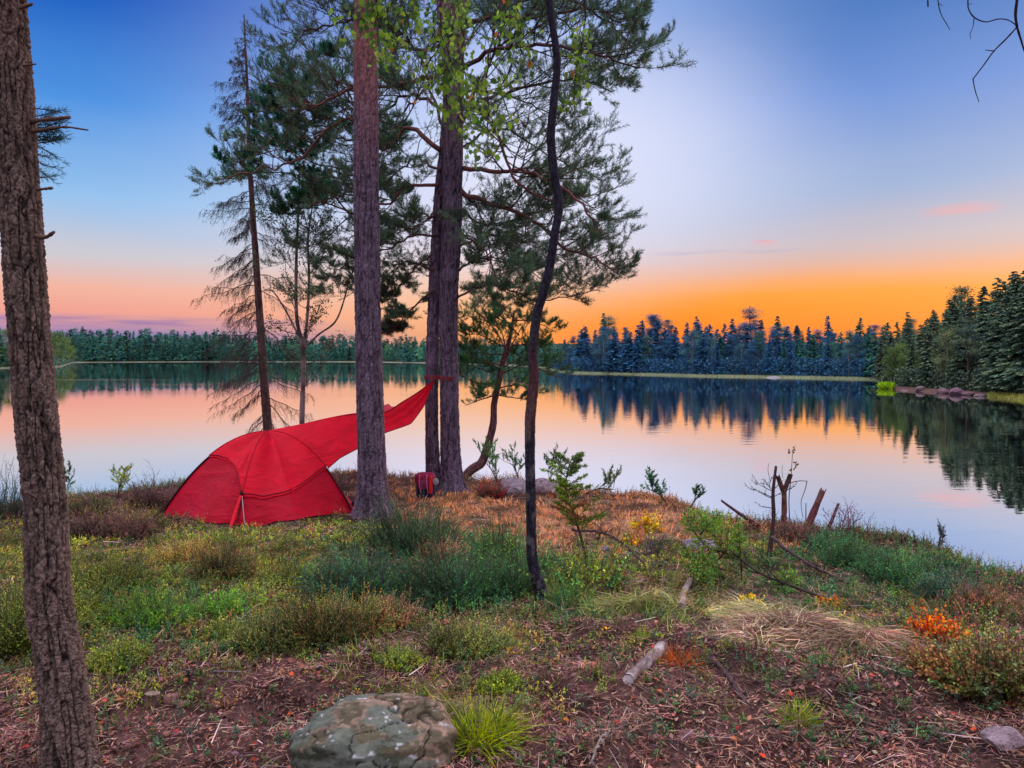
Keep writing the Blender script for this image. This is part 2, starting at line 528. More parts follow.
# colours of the ground under the plants: (px, py, rx, ry, colour)
LIT = (.085, .040, .036); TAN = (.34, .17, .09); MOSS = (.20, .22, .04); DKG = (.04, .07, .028); OLV = (.14, .13, .045); PUR = (.12, .065, .075); YEL = (.30, .21, .035)
ZONES = [(-100, 600, 200, 90, MOSS), (130, 560, 110, 45, OLV), (70, 520, 130, 26, PUR), (190, 600, 90, 40, (.07, .12, .03)), (300, 548, 60, 26, YEL), (330, 540, 120, 18, OLV),
         (250, 535, 120, 14, (.2, .12, .1)), (410, 560, 120, 50, DKG), (300, 610, 70, 30, OLV), (470, 500, 90, 24, TAN), (600, 525, 120, 35, TAN), (650, 560, 90, 28, OLV),
         (760, 545, 70, 25, OLV), (880, 575, 120, 35, (.05, .08, .04)), (985, 600, 90, 40, (.10, .055, .035)), (800, 605, 120, 24, (.26, .19, .13)), (975, 650, 80, 40, (.12, .065, .035)),
         (480, 640, 70, 24, OLV), (460, 690, 60, 20, OLV), (720, 575, 60, 25, (.10, .12, .03)), (560, 600, 60, 24, OLV)]


def zone_col(x, y, z):
    px, py, dep = proj(np.stack([x, y, z], -1))
    n1 = fbm(x * 1.7, y * 1.7, 77, 4)
    c = np.broadcast_to(np.array(LIT), x.shape + (3,)).copy() * 1.0
    c = c * (1 + (n1 - .5)[..., None] * .9)
    px = px + (fbm(x * 2.3, y * 2.3, 78, 3) - .5) * 70; py = py + (fbm(x * 2.3, y * 2.3, 79, 3) - .5) * 34
    for (cx, cy, rx, ry, k) in ZONES:
        w = np.clip(1.35 - np.hypot((px - cx) / rx, (py - cy) / ry), 0, 1) * (dep > .5)
        w = (w * w * (3 - 2 * w))[..., None]
        c = c * (1 - w) + np.array(k) * (1 + (n1 - .5)[..., None]) * w
    return c * (.42 + .8 * sstep(.35, .7, fbm(x * 5, y * 5, 123, 3))[..., None])  # soil colour darkened in patches to act as shadow between the plants


cc = zone_col(GX, GY, GZ)
cs = crest_s(GX, GY)
bank = sstep(.2, 1.2, cs)[..., None]
cc = cc * (1 - bank) + np.array((.05, .045, .03)) * bank
hh = np.hypot(GX, GY)
far_c = np.array((.03, .045, .025)) * (1 + (fbm(GX * .1, GY * .1, 5, 3)[..., None] - .5))
sfar = GY - shore_depth(np.where(GY > 1, 512 + F * GX / np.maximum(GY, 1e-3), 0))
pxf = np.where(GY > 1, 512 + F * GX / np.maximum(GY, 1e-3), 0)
strip = (sstep(-1, 0, sfar) * (1 - sstep(1.5, 4, sfar)))[..., None]
scol = np.where(((pxf > 985) & (pxf < 1090))[..., None], np.array((.28, .30, .09)), np.where((pxf > 888)[..., None], np.array((.16, .09, .08)), np.array((.26, .28, .17))))
scol = np.where((pxf < 540)[..., None], np.array((.20, .22, .16)), scol)
far_c = far_c * (1 - strip) + scol * strip * (.6 + .8 * fbm(GX * .3, GY * .3, 6, 2)[..., None])
fw = sstep(28, 34, hh)[..., None]
cc = cc * (1 - fw) + far_c * fw
nr, na = GX.shape
mb = MB()
i = np.arange(nr - 1)[:, None] * na; j = np.arange(na - 1)[None]
q = np.stack([i + j, i + na + j, i + na + j + 1, i + j + 1], -1).reshape(-1, 4)[:, ::-1]
V = np.stack([GX, GY, GZ], -1).reshape(-1, 3)
cen = np.array([[0, 0, float(GZ[0].mean())]])
tri = np.stack([np.full(na - 1, len(V)), np.arange(na - 1) + 1, np.arange(na - 1)], -1)[:, ::-1]
mb.add(np.vstack([V, cen]), q, tri, np.vstack([cc.reshape(-1, 3), [LIT]]))
ground = mb.build('ground', M_GROUND, smooth=True); tag(ground, kind='structure')

# ------------------------------------------------------------------ lake
m, nt, ns, ln = newmat('calm lake water')
geo = N_(nt, 'ShaderNodeNewGeometry')
sp = N_(nt, 'ShaderNodeSeparateXYZ'); ln.new(geo.outputs['Position'], sp.inputs[0])
mp = N_(nt, 'ShaderNodeMapping'); mp.inputs['Scale'].default_value = (.35, 1.0, 1); ln.new(geo.outputs['Position'], mp.inputs[0])
w1 = N_(nt, 'ShaderNodeTexNoise'); w1.inputs['Scale'].default_value = 1.3; w1.inputs['Detail'].default_value = 3; ln.new(mp.outputs[0], w1.inputs[0])
w2 = N_(nt, 'ShaderNodeTexNoise'); w2.inputs['Scale'].default_value = .02; w2.inputs['Detail'].default_value = 3; ln.new(mp.outputs[0], w2.inputs[0])
mr = N_(nt, 'ShaderNodeMapRange'); mr.inputs[1].default_value = .42; mr.inputs[2].default_value = .66; mr.inputs[3].default_value = .002; mr.inputs[4].default_value = .016
ln.new(w2.outputs['Fac'], mr.inputs[0])
bp = N_(nt, 'ShaderNodeBump'); bp.inputs['Distance'].default_value = 1.0; ln.new(mr.outputs[0], bp.inputs['Strength']); ln.new(w1.outputs['Fac'], bp.inputs['Height'])
gl = N_(nt, 'ShaderNodeBsdfGlossy'); gl.inputs['Color'].default_value = (.97, .97, .99, 1); gl.inputs['Roughness'].default_value = .008
# wind-ruffled streaks far out: a little rougher
mp3 = N_(nt, 'ShaderNodeMapping'); mp3.inputs['Scale'].default_value = (.004, .045, 1); ln.new(geo.outputs['Position'], mp3.inputs[0])
w3 = N_(nt, 'ShaderNodeTexNoise'); w3.inputs['Scale'].default_value = 1.0; w3.inputs['Detail'].default_value = 4; ln.new(mp3.outputs[0], w3.inputs[0])
r3 = N_(nt, 'ShaderNodeMapRange'); r3.inputs[1].default_value = .58; r3.inputs[2].default_value = .68; r3.inputs[3].default_value = .006; r3.inputs[4].default_value = .09
ln.new(w3.outputs['Fac'], r3.inputs[0]); ln.new(r3.outputs[0], gl.inputs['Roughness'])
ln.new(bp.outputs[0], gl.inputs['Normal'])
df = N_(nt, 'ShaderNodeBsdfDiffuse'); df.inputs[0].default_value = (.05, .06, .075, 1)
lw = N_(nt, 'ShaderNodeLayerWeight'); lw.inputs[0].default_value = .5
m1 = N_(nt, 'ShaderNodeMapRange'); m1.inputs[1].default_value = 0; m1.inputs[2].default_value = .75; m1.inputs[3].default_value = .35; m1.inputs[4].default_value = .985
ln.new(lw.outputs['Facing'], m1.inputs[0])
mx = N_(nt, 'ShaderNodeMixShader'); ln.new(m1.outputs[0], mx.inputs[0]); ln.new(df.outputs[0], mx.inputs[1]); ln.new(gl.outputs[0], mx.inputs[2])
oo = N_(nt, 'ShaderNodeOutputMaterial'); ln.new(mx.outputs[0], oo.inputs[0])
M_WATER = m
mb = MB()
rr = np.array([0, 6, 12, 25, 50, 100, 200, 400, 800.]); aa = np.linspace(0, TAU, 65)[:-1]
V = np.stack([rr[:, None] * np.sin(aa), 60 + rr[:, None] * np.cos(aa), np.zeros((9, 64))], -1).reshape(-1, 3)
i = np.arange(8)[:, None] * 64; j = np.arange(64)[None]; k = (j + 1) % 64
mb.add(V, np.stack([i + j, i + 64 + j, i + 64 + k, i + k], -1).reshape(-1, 4)[:, ::-1], None, (.1, .2, .3))
lake = mb.build('lake_water', M_WATER, smooth=True); tag(lake, kind='structure')

# ------------------------------------------------------------------ far trees: a few shapes of each kind, copied tree by tree
FARG = 1.0


def spruce_mesh(seed, n_br=150, slim=.17, leafy=(.5, .26), pal=((.030, .062, .050), (.045, .085, .062), (.022, .045, .042))):
    r = np.random.default_rng(seed); mb = MB(); w = MB()
    tube(w, np.array([[0, 0, -.06], [r.normal() * .004, 0, .5], [0, 0, .985]]), np.array([.014, .009, .001]), 5, (.09, .06, .06))
    h = 1 - (1 - .10) * r.power(1.15, n_br); h = np.clip(h, .1, .985)
    rad = slim * (1 - h) ** .8 * (.72 + .5 * r.random(n_br)) + .008
    a = r.random(n_br) * TAU
    K = 13
    C = []; D = []; L = []; cl = []
    base = np.array(pal)[r.integers(0, len(pal), n_br)] * (.65 + .7 * r.random((n_br, 1)))
    for k in range(K):
        f = (k + r.random(n_br)) / K
        for side in (-1, 1, 0):
            d = np.stack([np.cos(a + side * .7), np.sin(a + side * .7), -.28 - .3 * r.random(n_br)], 1)
            C.append(np.stack([np.cos(a) * rad * f, np.sin(a) * rad * f, h - .25 * rad * f ** 1.2 + r.normal(size=n_br) * .002], 1)); D.append(d)
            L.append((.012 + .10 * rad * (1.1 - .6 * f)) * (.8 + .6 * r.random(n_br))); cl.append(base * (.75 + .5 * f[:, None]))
    C = np.vstack(C); D = np.vstack(D); L = np.concatenate(L); cl = np.vstack(cl)
    leaves(mb, C, D, L * 1.25, L * .6, cl, N=np.tile([[0, 0, .45]], (len(C), 1)) + r.normal(size=(len(C), 3)) * .7)
    return w, mb


def pine_mesh(seed, bare=.42, spread=.15, pal=((.035, .065, .052), (.05, .08, .055), (.03, .05, .05))):
    r = np.random.default_rng(seed); mb = MB(); w = MB()
    lean = r.normal() * .02
    tp = np.array([[0, 0, -.06], [lean * .4, 0, .35], [lean, lean * .5, .7], [lean * 1.2, lean, .93]])
    tube(w, catmull(tp, 8), np.linspace(.015, .003, 8), 5, (.16, .09, .085))
    n = 30
    h = bare + (1 - bare) * r.random(n) ** .8; prof = np.clip(1.12 - ((h - bare) / (1 - bare)) ** 1.6, .12, 1) * .95
    a = r.random(n) * TAU; rad = spread * prof * (.45 + .6 * r.random(n))
    cen = np.stack([np.cos(a) * rad + lean, np.sin(a) * rad, h], 1)
    sticks(w, np.stack([np.full(n, lean), np.zeros(n), h - .04], 1), cen, .003, .001, (.12, .07, .07))
    K = 210
    o = r.normal(size=(n, K, 3)) * np.array([.040, .040, .022]) * (.6 + .6 * r.random((n, 1, 1)))
    C = (cen[:, None] + o).reshape(-1, 3)
    base = np.array(pal)[r.integers(0, len(pal), n)] * (.65 + .6 * r.random((n, 1)))
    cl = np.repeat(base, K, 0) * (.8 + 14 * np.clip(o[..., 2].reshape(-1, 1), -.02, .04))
    leaves(mb, C, r.normal(size=(len(C), 3)) + [0, 0, .7], .015, .0075, cl)
    return w, mb


def birch_mesh(seed, pal=((.10, .16, .05), (.07, .13, .05), (.14, .17, .05)), wide=.17):
    r = np.random.default_rng(seed); mb = MB(); w = MB()
    tube(w, catmull(np.array([[0, 0, -.06], [.01, 0, .3], [-.01, .01, .6], [.01, 0, .9]]), 8), np.linspace(.013, .002, 8), 5, (.5, .48, .46))
    n = 42
    h = .22 + .76 * r.random(n); prof = np.sin(np.clip((h - .15) / .87, 0, 1) * math.pi) ** .7
    a = r.random(n) * TAU; rad = wide * prof * (.3 + .7 * r.random(n))
    cen = np.stack([np.cos(a) * rad, np.sin(a) * rad, h], 1)
    sticks(w, np.stack([np.zeros(n), np.zeros(n), h - .08], 1), cen, .004, .001, (.3, .27, .25))
    K = 130; o = r.normal(size=(n, K, 3)) * np.array([.035, .035, .03])
    C = (cen[:, None] + o).reshape(-1, 3)
    cl = np.repeat(np.array(pal)[r.integers(0, len(pal), n)] * (.6 + .7 * r.random((n, 1))), K, 0)
    leaves(mb, C, r.normal(size=(len(C), 3)), .015, .010, cl)
    return w, mb


BLUE = ((.026, .12, .25), (.038, .16, .30), (.018, .08, .19), (.045, .17, .25))  # far foliage with the blue haze of distance put into its colour
TEAL = ((.030, .17, .15), (.055, .22, .17), (.025, .12, .13), (.09, .23, .12))  # teal version, distance haze likewise part of the leaf colour
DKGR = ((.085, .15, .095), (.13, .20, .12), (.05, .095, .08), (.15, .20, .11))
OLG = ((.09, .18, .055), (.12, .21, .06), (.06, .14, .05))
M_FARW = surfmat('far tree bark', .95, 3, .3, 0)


def protos(pal, tag_, k=4):
    out = {'spruce': [], 'pine': [], 'birch': []}
    for i in range(k):
        out['spruce'].append(spruce_mesh(100 + i + k * 7, 210 + 20 * i, .15 + .02 * i, pal=pal))
        out['pine'].append(pine_mesh(200 + i, .14 + .05 * i, .13 + .015 * i, pal=pal))
    for i in range(2):
        out['birch'].append(birch_mesh(300 + i, pal=[(c[0] * 1.3 + .015, c[1] * 1.25, c[2] * .9) for c in pal]))
    return {kk: [(w.mesh('trunk', M_FARW), f.mesh('crown', M_FAR)) for (w, f) in v] for kk, v in out.items()}, out


PR_BLUE, _ = protos(BLUE, 'b'); PR_TEAL, RAW_TEAL = protos(TEAL, 't'); PR_DK, _ = protos(DKGR, 'd', 5); PR_OL, _ = protos(OLG, 'o', 2)
NAMES = {'spruce': 'spruce_tree', 'pine': 'pine_tree', 'birch': 'birch_tree'}
rf = np.random.default_rng(5)


def far_tree(px, d, h, kind, pr, label, group, wide=1.0, zmin=.1):
    x = (px - 512) / F * d
    z = max(ground_z(x, d), zmin)
    r = empty(NAMES[kind], (x, d, z), label, kind, group)
    r.rotation_euler[2] = rf.random() * TAU; r.scale = (h * wide, h * wide, h)
    w, f = pr[kind][rf.integers(0, len(pr[kind]))]
    for nm, me in (('trunk', w), ('crown', f)):
        o = bpy.data.objects.new(nm, me); COL.objects.link(o); o.parent = r
    return r


# forest across the bay (blue haze put into the foliage colours): rows one behind another
RB_TOP = lambda px: np.interp(px, [552, 575, 600, 680, 760, 820, 860, 900], [350, 335, 329, 326, 328, 330, 332, 332])
for row in range(4):
    n = [34, 36, 34, 30][row]
    for i in range(n):
        px = 560 + (912 - 560) * (i + rf.random() * .9) / n
        d = float(shore_depth(min(px, 882))) + 2.2 + row * 7 + rf.random() * 5
        top = float(RB_TOP(px)) + rf.normal() * 4.5 + (8 if row == 0 else 0) + (9 - 5 * (rf.random() < .3)) * (row == 1) * .5
        if row == 3 and rf.random() < .45: top -= 6 + 7 * rf.random()
        h = (355 - top) / F * d + EYE[2] - max(ground_z((px - 512) / F * d, d), .1)
        kind = 'birch' if (row == 0 and rf.random() < .22) else ('spruce' if rf.random() < .7 else 'pine')
        lab = {'spruce': 'narrow spruce coloured with blue haze in the dense forest across the bay', 'pine': 'pine coloured with blue haze in the dense forest across the bay',
               'birch': 'pale trunked birch at the front edge of the forest across the bay'}[kind]
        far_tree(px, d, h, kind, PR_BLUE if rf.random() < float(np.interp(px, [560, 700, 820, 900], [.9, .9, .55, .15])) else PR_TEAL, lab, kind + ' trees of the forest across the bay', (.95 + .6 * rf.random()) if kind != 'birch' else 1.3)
# wooded cape on the right
CAPE_TOP = lambda px: np.interp(px, [872, 884, 905, 930, 950, 975, 1000, 1024, 1080, 1200, 1400], [340, 332, 320, 308, 298, 290, 282, 268, 255, 250, 250])
for row in range(4):
    n = [20, 24, 26, 20][row]
    for i in range(n):
        px = [892, 882, 874, 874][row] + (1180 - 890) * (i + rf.random() * .85) / n
        d = float(shore_depth(max(px, 890))) + 2.0 + row * 6 + rf.random() * 3
        top = float(CAPE_TOP(px)) + rf.normal() * 5 + [22, 10, 3, -3][row]
        h = (355 - top) / F * d + EYE[2] - max(ground_z((px - 512) / F * d, d), .1)
        kind = 'birch' if (row == 0 and rf.random() < .12 and px > 930) else ('spruce' if px < 935 or rf.random() < .88 else 'pine')
        lab = {'spruce': 'dark green spruce in the wood on the cape at right', 'pine': 'dark green pine in the wood on the cape at right',
               'birch': 'white trunked birch at the waterside of the cape at right'}[kind]
        far_tree(px, d, h, kind, PR_DK, lab, kind + ' trees on the right cape', 1.12)
for px, d, top, wd in ((891, 113, 350, 1.5), (900, 112, 347, 1.4), (911, 110, 354, 1.5), (924, 107, 360, 1.6)):
    h = (355 - top) / F * d + EYE[2]
    far_tree(px, d, h, 'birch', PR_OL, 'bright green broadleaf bush at the tip of the cape at right', 'green bushes at the cape tip', wd)
# nearer wooded point at the left edge
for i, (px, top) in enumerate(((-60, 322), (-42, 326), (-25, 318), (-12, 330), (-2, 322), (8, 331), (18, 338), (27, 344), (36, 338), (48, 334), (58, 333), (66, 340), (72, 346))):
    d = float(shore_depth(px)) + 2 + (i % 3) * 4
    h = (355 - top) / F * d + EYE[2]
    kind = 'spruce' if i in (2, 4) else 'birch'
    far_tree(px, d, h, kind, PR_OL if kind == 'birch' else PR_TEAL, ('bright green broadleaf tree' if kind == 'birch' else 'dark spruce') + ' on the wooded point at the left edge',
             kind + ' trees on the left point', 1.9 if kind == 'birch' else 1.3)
# the forest on the farthest shore reads as one band: one object
mb = MB()
for row in range(4):
    for i in range(120):
        px = 50 + 520 * (i + rf.random()) / 120
        d = float(shore_depth(max(px, 80) if px < 80 else px)) + 3 + row * 14 + rf.random() * 8
        if px < 80: d = 520 + row * 14
        x = (px - 512) / F * d
        z = max(ground_z(x, d), .3)
        top = float(np.interp(px, [50, 100, 200, 330, 420, 500, 540, 570], [330, 331, 333, 337, 338, 340, 342, 348])) + rf.normal() * 2.2 + [9, 5, 1, 0][row]
        h = (355 - top) / F * d + 5 - z
        kd = ('birch', 'pine', 'spruce', 'spruce', 'pine')[rf.integers(0, 5)] if row == 0 else ('pine', 'spruce', 'spruce')[rf.integers(0, 3)]
        w, f = RAW_TEAL[kd][rf.integers(0, len(RAW_TEAL[kd]))]
        wd = h * (1.25 if kd != 'birch' else 1.5); a = rf.random() * TAU; ca_, sa_ = math.cos(a), math.sin(a)
        step = 4
        for src, st in ((f, step), (w, 1)):
            for v, c in zip(src.v, src.c):
                if src is f:
                    nq = len(v) // 4; sel = (np.arange(0, nq, st)[:, None] * 4 + np.arange(4)[None]).ravel()
                    vv = v[sel].reshape(-1, 4, 3); cm = vv.mean(1, keepdims=True); vv = (cm + (vv - cm) * 2.0).reshape(-1, 3); c2_ = c[sel] * (1 + .25 * row * 0 + .3 * rf.normal())
                    c2_ = np.clip(c2_, .01, .5)
                    V = np.stack([(vv[:, 0] * ca_ - vv[:, 1] * sa_) * wd + x, (vv[:, 0] * sa_ + vv[:, 1] * ca_) * wd + d, vv[:, 2] * h + z], 1)
                    mb.add(V, np.arange(len(V)).reshape(-1, 4), None, c2_)
forest = mb.build('distant_forest', M_FAR)
tag(forest, 'teal band of conifer forest along the farthest shore at left', 'forest', kind='stuff')

# low scrub along the feet of the far woods: nobody could count it
mb = MB()
def scrub(p0, p1, n, depth, hmax, pal, off=1.5):
    px = p0 + (p1 - p0) * rf.random(n)
    d = shore_depth(px) + off + rf.random(n) ** 1.5 * depth
    x = (px - 512) / F * d
    z = np.maximum(gz(x, d), .0) + rf.random(n) ** 1.3 * hmax
    S = np.minimum(hmax * .13, .5) * (.6 + .8 * rf.random(n))
    c = np.array(pal)[rf.integers(0, len(pal), n)] * (.5 + .8 * rf.random((n, 1)))
    leaves(mb, np.stack([x, d, z], 1), rf.normal(size=(n, 3)) + [0, 0, .6], S, S * .7, c)
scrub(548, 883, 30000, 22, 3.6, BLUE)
scrub(886, 1200, 24000, 16, 2.6, DKGR, 2.2)
scrub(-150, 76, 9000, 14, 4.5, OLG + TEAL)
scrub(76, 556, 26000, 40, 8.0, TEAL, 3)
tag(mb.build('shore_undergrowth', M_FAR), 'low dark scrub along the foot of the woods across the lake', 'undergrowth', kind='stuff')
# flat reeds and grass on the cape's shore
mb = MB()
for (p0, p1, n, o0, o1, h, pal) in ((880, 893, 900, -1.5, .8, 1.0, [(.30, .42, .06), (.22, .34, .05)]), (990, 1100, 3000, -.2, 1.6, .35, [(.28, .30, .09), (.36, .34, .12)]), (560, 885, 5000, -.4, 1.2, .35, [(.22, .28, .16), (.30, .32, .22)])):
    px = p0 + (p1 - p0) * rf.random(n); d = shore_depth(np.maximum(px, 889) if p0 == 880 else px) + o0 + (o1 - o0) * rf.random(n)
    x = (px - 512) / F * d; z = np.maximum(gz(x, d), 0) - .05
    c = np.array(pal)[rf.integers(0, len(pal), n)] * (.7 + .6 * rf.random((n, 1)))
    leaves(mb, np.stack([x, d, z], 1), rf.normal(size=(n, 3)) * .25 + [0, 0, 1], h * (.6 + .6 * rf.random(n)), h * .16, c)
tag(mb.build('shore_reeds', M_GRASS), 'pale green reeds and shore grass along the far waterline', 'reeds', kind='stuff')

# ------------------------------------------------------------------ near trees
def bark_trunk(mb, pts, rad, sides, step, cell, depth, c_plate, c_fiss, c_top=None, top_from=2.0, flare=0.0, seed=1, flat=0.0, lobes=5, stretch=2.6, z0=None):
    """closed trunk whose bark plates and fissures are real relief; pts world polyline, rad metres"""
    pts = np.asarray(pts, float)
    L = np.linalg.norm(np.diff(pts, axis=0), axis=1).sum(); n = max(8, int(L / step))
    p = catmull(pts, n); r = np.interp(np.linspace(0, 1, n), np.linspace(0, 1, len(rad)), rad)
    t, u, w = frames(p)
    # keep the ring axes fixed so the bark does not twist
    ux = np.array([1.0, 0, 0]); u = norm(ux - (t @ ux)[:, None] * t); w = np.cross(t, u)
    a = np.arange(sides) * TAU / sides
    s = np.concatenate([[0], np.cumsum(np.linalg.norm(np.diff(p, axis=0), axis=1))])
    rm = float(np.median(r)); nc = max(5, int(TAU * rm / cell))
    A, S = np.meshgrid(a / TAU, s)
    wob = (vnoise(A * nc, S / cell * .8, seed + 5, nc) - .5) * .9
    wob2 = (vnoise(A * nc * 2, S / cell * 1.6, seed + 6, nc * 2) - .5) * .45
    gap, val = cells(A * nc + wob * 1.5 + wob2, S / (cell * stretch) + wob * .9, nc, seed)
    fur = np.abs(vnoise(A * nc * 1.6 + wob, S / cell * .35, seed + 12, int(nc * 1.6) if False else None) - .5) * 2
    nf = int(nc * 1.5); fur = np.abs(vnoise((A + .004 * wob) * nf, S / (cell * 5.5) + wob2, seed + 12, nf) + .35 * vnoise(A * nf * 2, S / (cell * 2.4), seed + 13, nf * 2) - .66) * 2.6
    plate = sstep(.01, .22, gap) * .35 + .65 * sstep(.04, .45, fur)
    fine = .5 * vnoise(A * nc * 5, S / cell * 2.0, seed + 2, nc * 5) + .5 * vnoise(A * nc * 9, S / cell * 5.0, seed + 14, nc * 9); fine2 = vnoise(A * nc * 3, S / cell * 7, seed + 3, nc * 3)
    big = vnoise(A * 4, S * 2.2, seed + 9, 4) - .5
    rr = r[:, None] * (1 + .07 * big) + depth * (plate - .6 + .95 * (fine - .5) * (.3 + .7 * plate) + .35 * (val - .5) + .3 * (fine2 - .5))
    if flare:
        base = np.exp(-s / .16)[:, None]
        rr = rr * (1 + flare * base * (.45 + .55 * np.abs(np.cos(lobes * .5 * a + seed))[None] ** 2))
    v = p[:, None] + (np.cos(a)[None, :, None] * u[:, None] + np.sin(a)[None, :, None] * w[:, None]) * rr[..., None]
    cp = np.array(c_plate) * (.78 + .44 * val[..., None]) * (.7 + .6 * fine[..., None]) * (.8 + .4 * fine2[..., None])
    k = (1 - plate)[..., None]
    if c_top is not None:
        hz = (p[:, 2] - (p[0, 2] if z0 is None else z0))
        f = sstep(top_from, top_from + 2.5, hz)[:, None] * (.4 + .6 * sstep(.3, .65, vnoise(A * 5, S * 1.5, seed + 8, 5)))
        cp = cp * (1 - f[..., None]) + np.array(c_top) * (.7 + .6 * fine[..., None]) * f[..., None]
        k = k * (1 - .5 * f[..., None])
    c = cp * (1 - k) + np.array(c_fiss) * k
    i = np.arange(n - 1)[:, None] * sides; j = np.arange(sides)[None]; kk = (j + 1) % sides
    q = np.stack([i + j, i + kk, i + sides + kk, i + sides + j], -1).reshape(-1, 4)
    v = v.reshape(-1, 3); nv = len(v)
    v = np.vstack([v, p[:1], p[-1:]]); c = np.vstack([c.reshape(-1, 3), c[0, :1], c[-1, :1]])
    jj = np.arange(sides); k2 = (jj + 1) % sides
    tr = np.vstack([np.stack([np.full(sides, nv), k2, jj], -1), np.stack([np.full(sides, nv + 1), (n - 1) * sides + jj, (n - 1) * sides + k2], -1)])
    mb.add(v, q, tr, c)


def trunk_px(pl, d, sink=.25, fat=1.0):
    """polyline of (px, py, radius px) at depth d into world points and radii"""
    pts = []; rad = []
    for i, row in enumerate(pl):
        px, py, r = row[:3]; de = row[3] if len(row) > 3 else d
        pts.append(P(px, py, de)); rad.append(r / F * de)
    pts = np.array(pts); rad = [q * fat for q in rad]
    z = ground_z(pts[0][0], pts[0][1])
    if pts[0][2] > z - .02:
        first = pts[0].copy(); first[2] = z - sink
        pts = np.vstack([first, pts]); rad = [rad[0]] + rad
    return pts, rad


class Tips:
    def __init__(s): s.p = []; s.d = []; s.s = []
    def add(s, p, d, k=1.0): s.p.append(p); s.d.append(d); s.s.append(k)


WOODC = np.array((.115, .062, .062))


def grow(mb, tips, p0, d0, length, r0, level, up=.25, wig=.35, seg=6, col=WOODC, spread=.9, nchild=(7, 5), start=.25, droop=0.0, flatz=.55, tipn=3):
    """one wandering branch with its children; the finest ones report their tips"""
    pts = [np.array(p0, float)]; d = norm(d0).copy(); st = length / seg
    for i in range(seg):
        n = R.normal(size=3) * wig; n[2] *= flatz
        d = norm(d + n * .5 + np.array([0, 0, up * .35 - droop * .3]))
        pts.append(pts[-1] + d * st)
    pts = np.array(pts)
    rad = np.linspace(r0, r0 * .3, seg + 1)
    tube(mb, pts, rad, 5 if level >= 2 else 3, col * (1 - .2 * (3 - level)) * (.8 + .4 * R.random()), cap=False)
    if level == 0 or (level == 1 and length < .18):
        for f in np.linspace(.45, 1.0, tipn):
            k = f * seg; i = min(int(k), seg - 1); q = pts[i] + (pts[i + 1] - pts[i]) * (k - i)
            tips.add(q, norm(pts[i + 1] - pts[i]))
        return pts
    children(mb, tips, pts, length, rad, level, up, wig, col, spread, nchild, start, droop, flatz, tipn)
    return pts


def children(mb, tips, pts, length, rad, level, up, wig, col, spread, nchild, start, droop, flatz, tipn, clen=.42):
    seg = len(pts) - 1
    n = nchild[min(len(nchild) - 1, 2 - min(level, 2))] if not isinstance(nchild, int) else nchild
    for j in range(n):
        f = start + (1 - start) * (j + R.random()) / n; k = f * seg; i = min(int(k), seg - 1)
        q = pts[i] + (pts[i + 1] - pts[i]) * (k - i); t = norm(pts[i + 1] - pts[i])
        side = np.cross(t, [0, 0, 1.0]); side = norm(side + 1e-6) * (1 if R.random() < .5 else -1)
        nd = norm(t * (.75) + side * spread * (.5 + .7 * R.random()) + np.array([0, 0, R.normal() * .3 + up * .6]))
        ln = length * clen * (.6 + .7 * R.random()) * (1.15 - .6 * f)
        grow(mb, tips, q, nd, max(ln, .09), rad[i] * .5 + .001, level - 1, up, wig, 5, col, spread, nchild, .2, droop, flatz, tipn)
    tips.add(pts[-1], norm(pts[-1] - pts[-2]))


def limb(mb, tips, ctrl, r0, r1, level=2, n=24, start=.3, col=None, nchild=(9, 6, 4), up=.3, clen=.30, droop=0.0, tipn=3, wig=.4):
    """a main limb through given points, then its own branches"""
    ctrl = np.asarray(ctrl, float); p = catmull(ctrl, n)
    L = np.linalg.norm(np.diff(p, axis=0), axis=1).sum()
    p[1:-1] += R.normal(size=(n - 2, 3)) * L * .006
    rad = r0 + (r1 - r0) * np.linspace(0, 1, n) ** .8
    col = (WOODC * np.array((1.35, .95, .9))) if col is None else np.array(col)
    tube(mb, p, rad, 8, col, cap=True)
    children(mb, tips, p, L, rad, level + 1, up, wig, col, 1.0, nchild, start, droop, .6, tipn, clen)
    return p


def tufts(mb, tips, n=16, length=.065, width=.006, pal=((.045, .085, .05), (.03, .065, .05), (.06, .10, .04)), back=.5, open_=.9):
    if not tips.p: return
    p = np.array(tips.p); d = norm(np.array(tips.d)); m = len(p)
    base = pick(pal, m, .25)
    Pn = np.repeat(p, n, 0); Dn = np.repeat(d, n, 0)
    off = R.random((m * n, 1)) * .07 - .05
    dirs = Dn * .8 + R.normal(size=(m * n, 3)) * open_ * .6 + [0, 0, .12]
    leaves(mb, Pn + Dn * off, dirs, length * (.7 + .5 * R.random(m * n)), width, np.repeat(base, n, 0) * (.8 + .4 * R.random((m * n, 1))))


NEEDLES = ((.045, .095, .06), (.035, .075, .06), (.07, .11, .05), (.04, .085, .075), (.08, .075, .06))
C_PL = (.155, .112, .16); C_FI = (.03, .018, .03); C_RED = (.30, .12, .12)

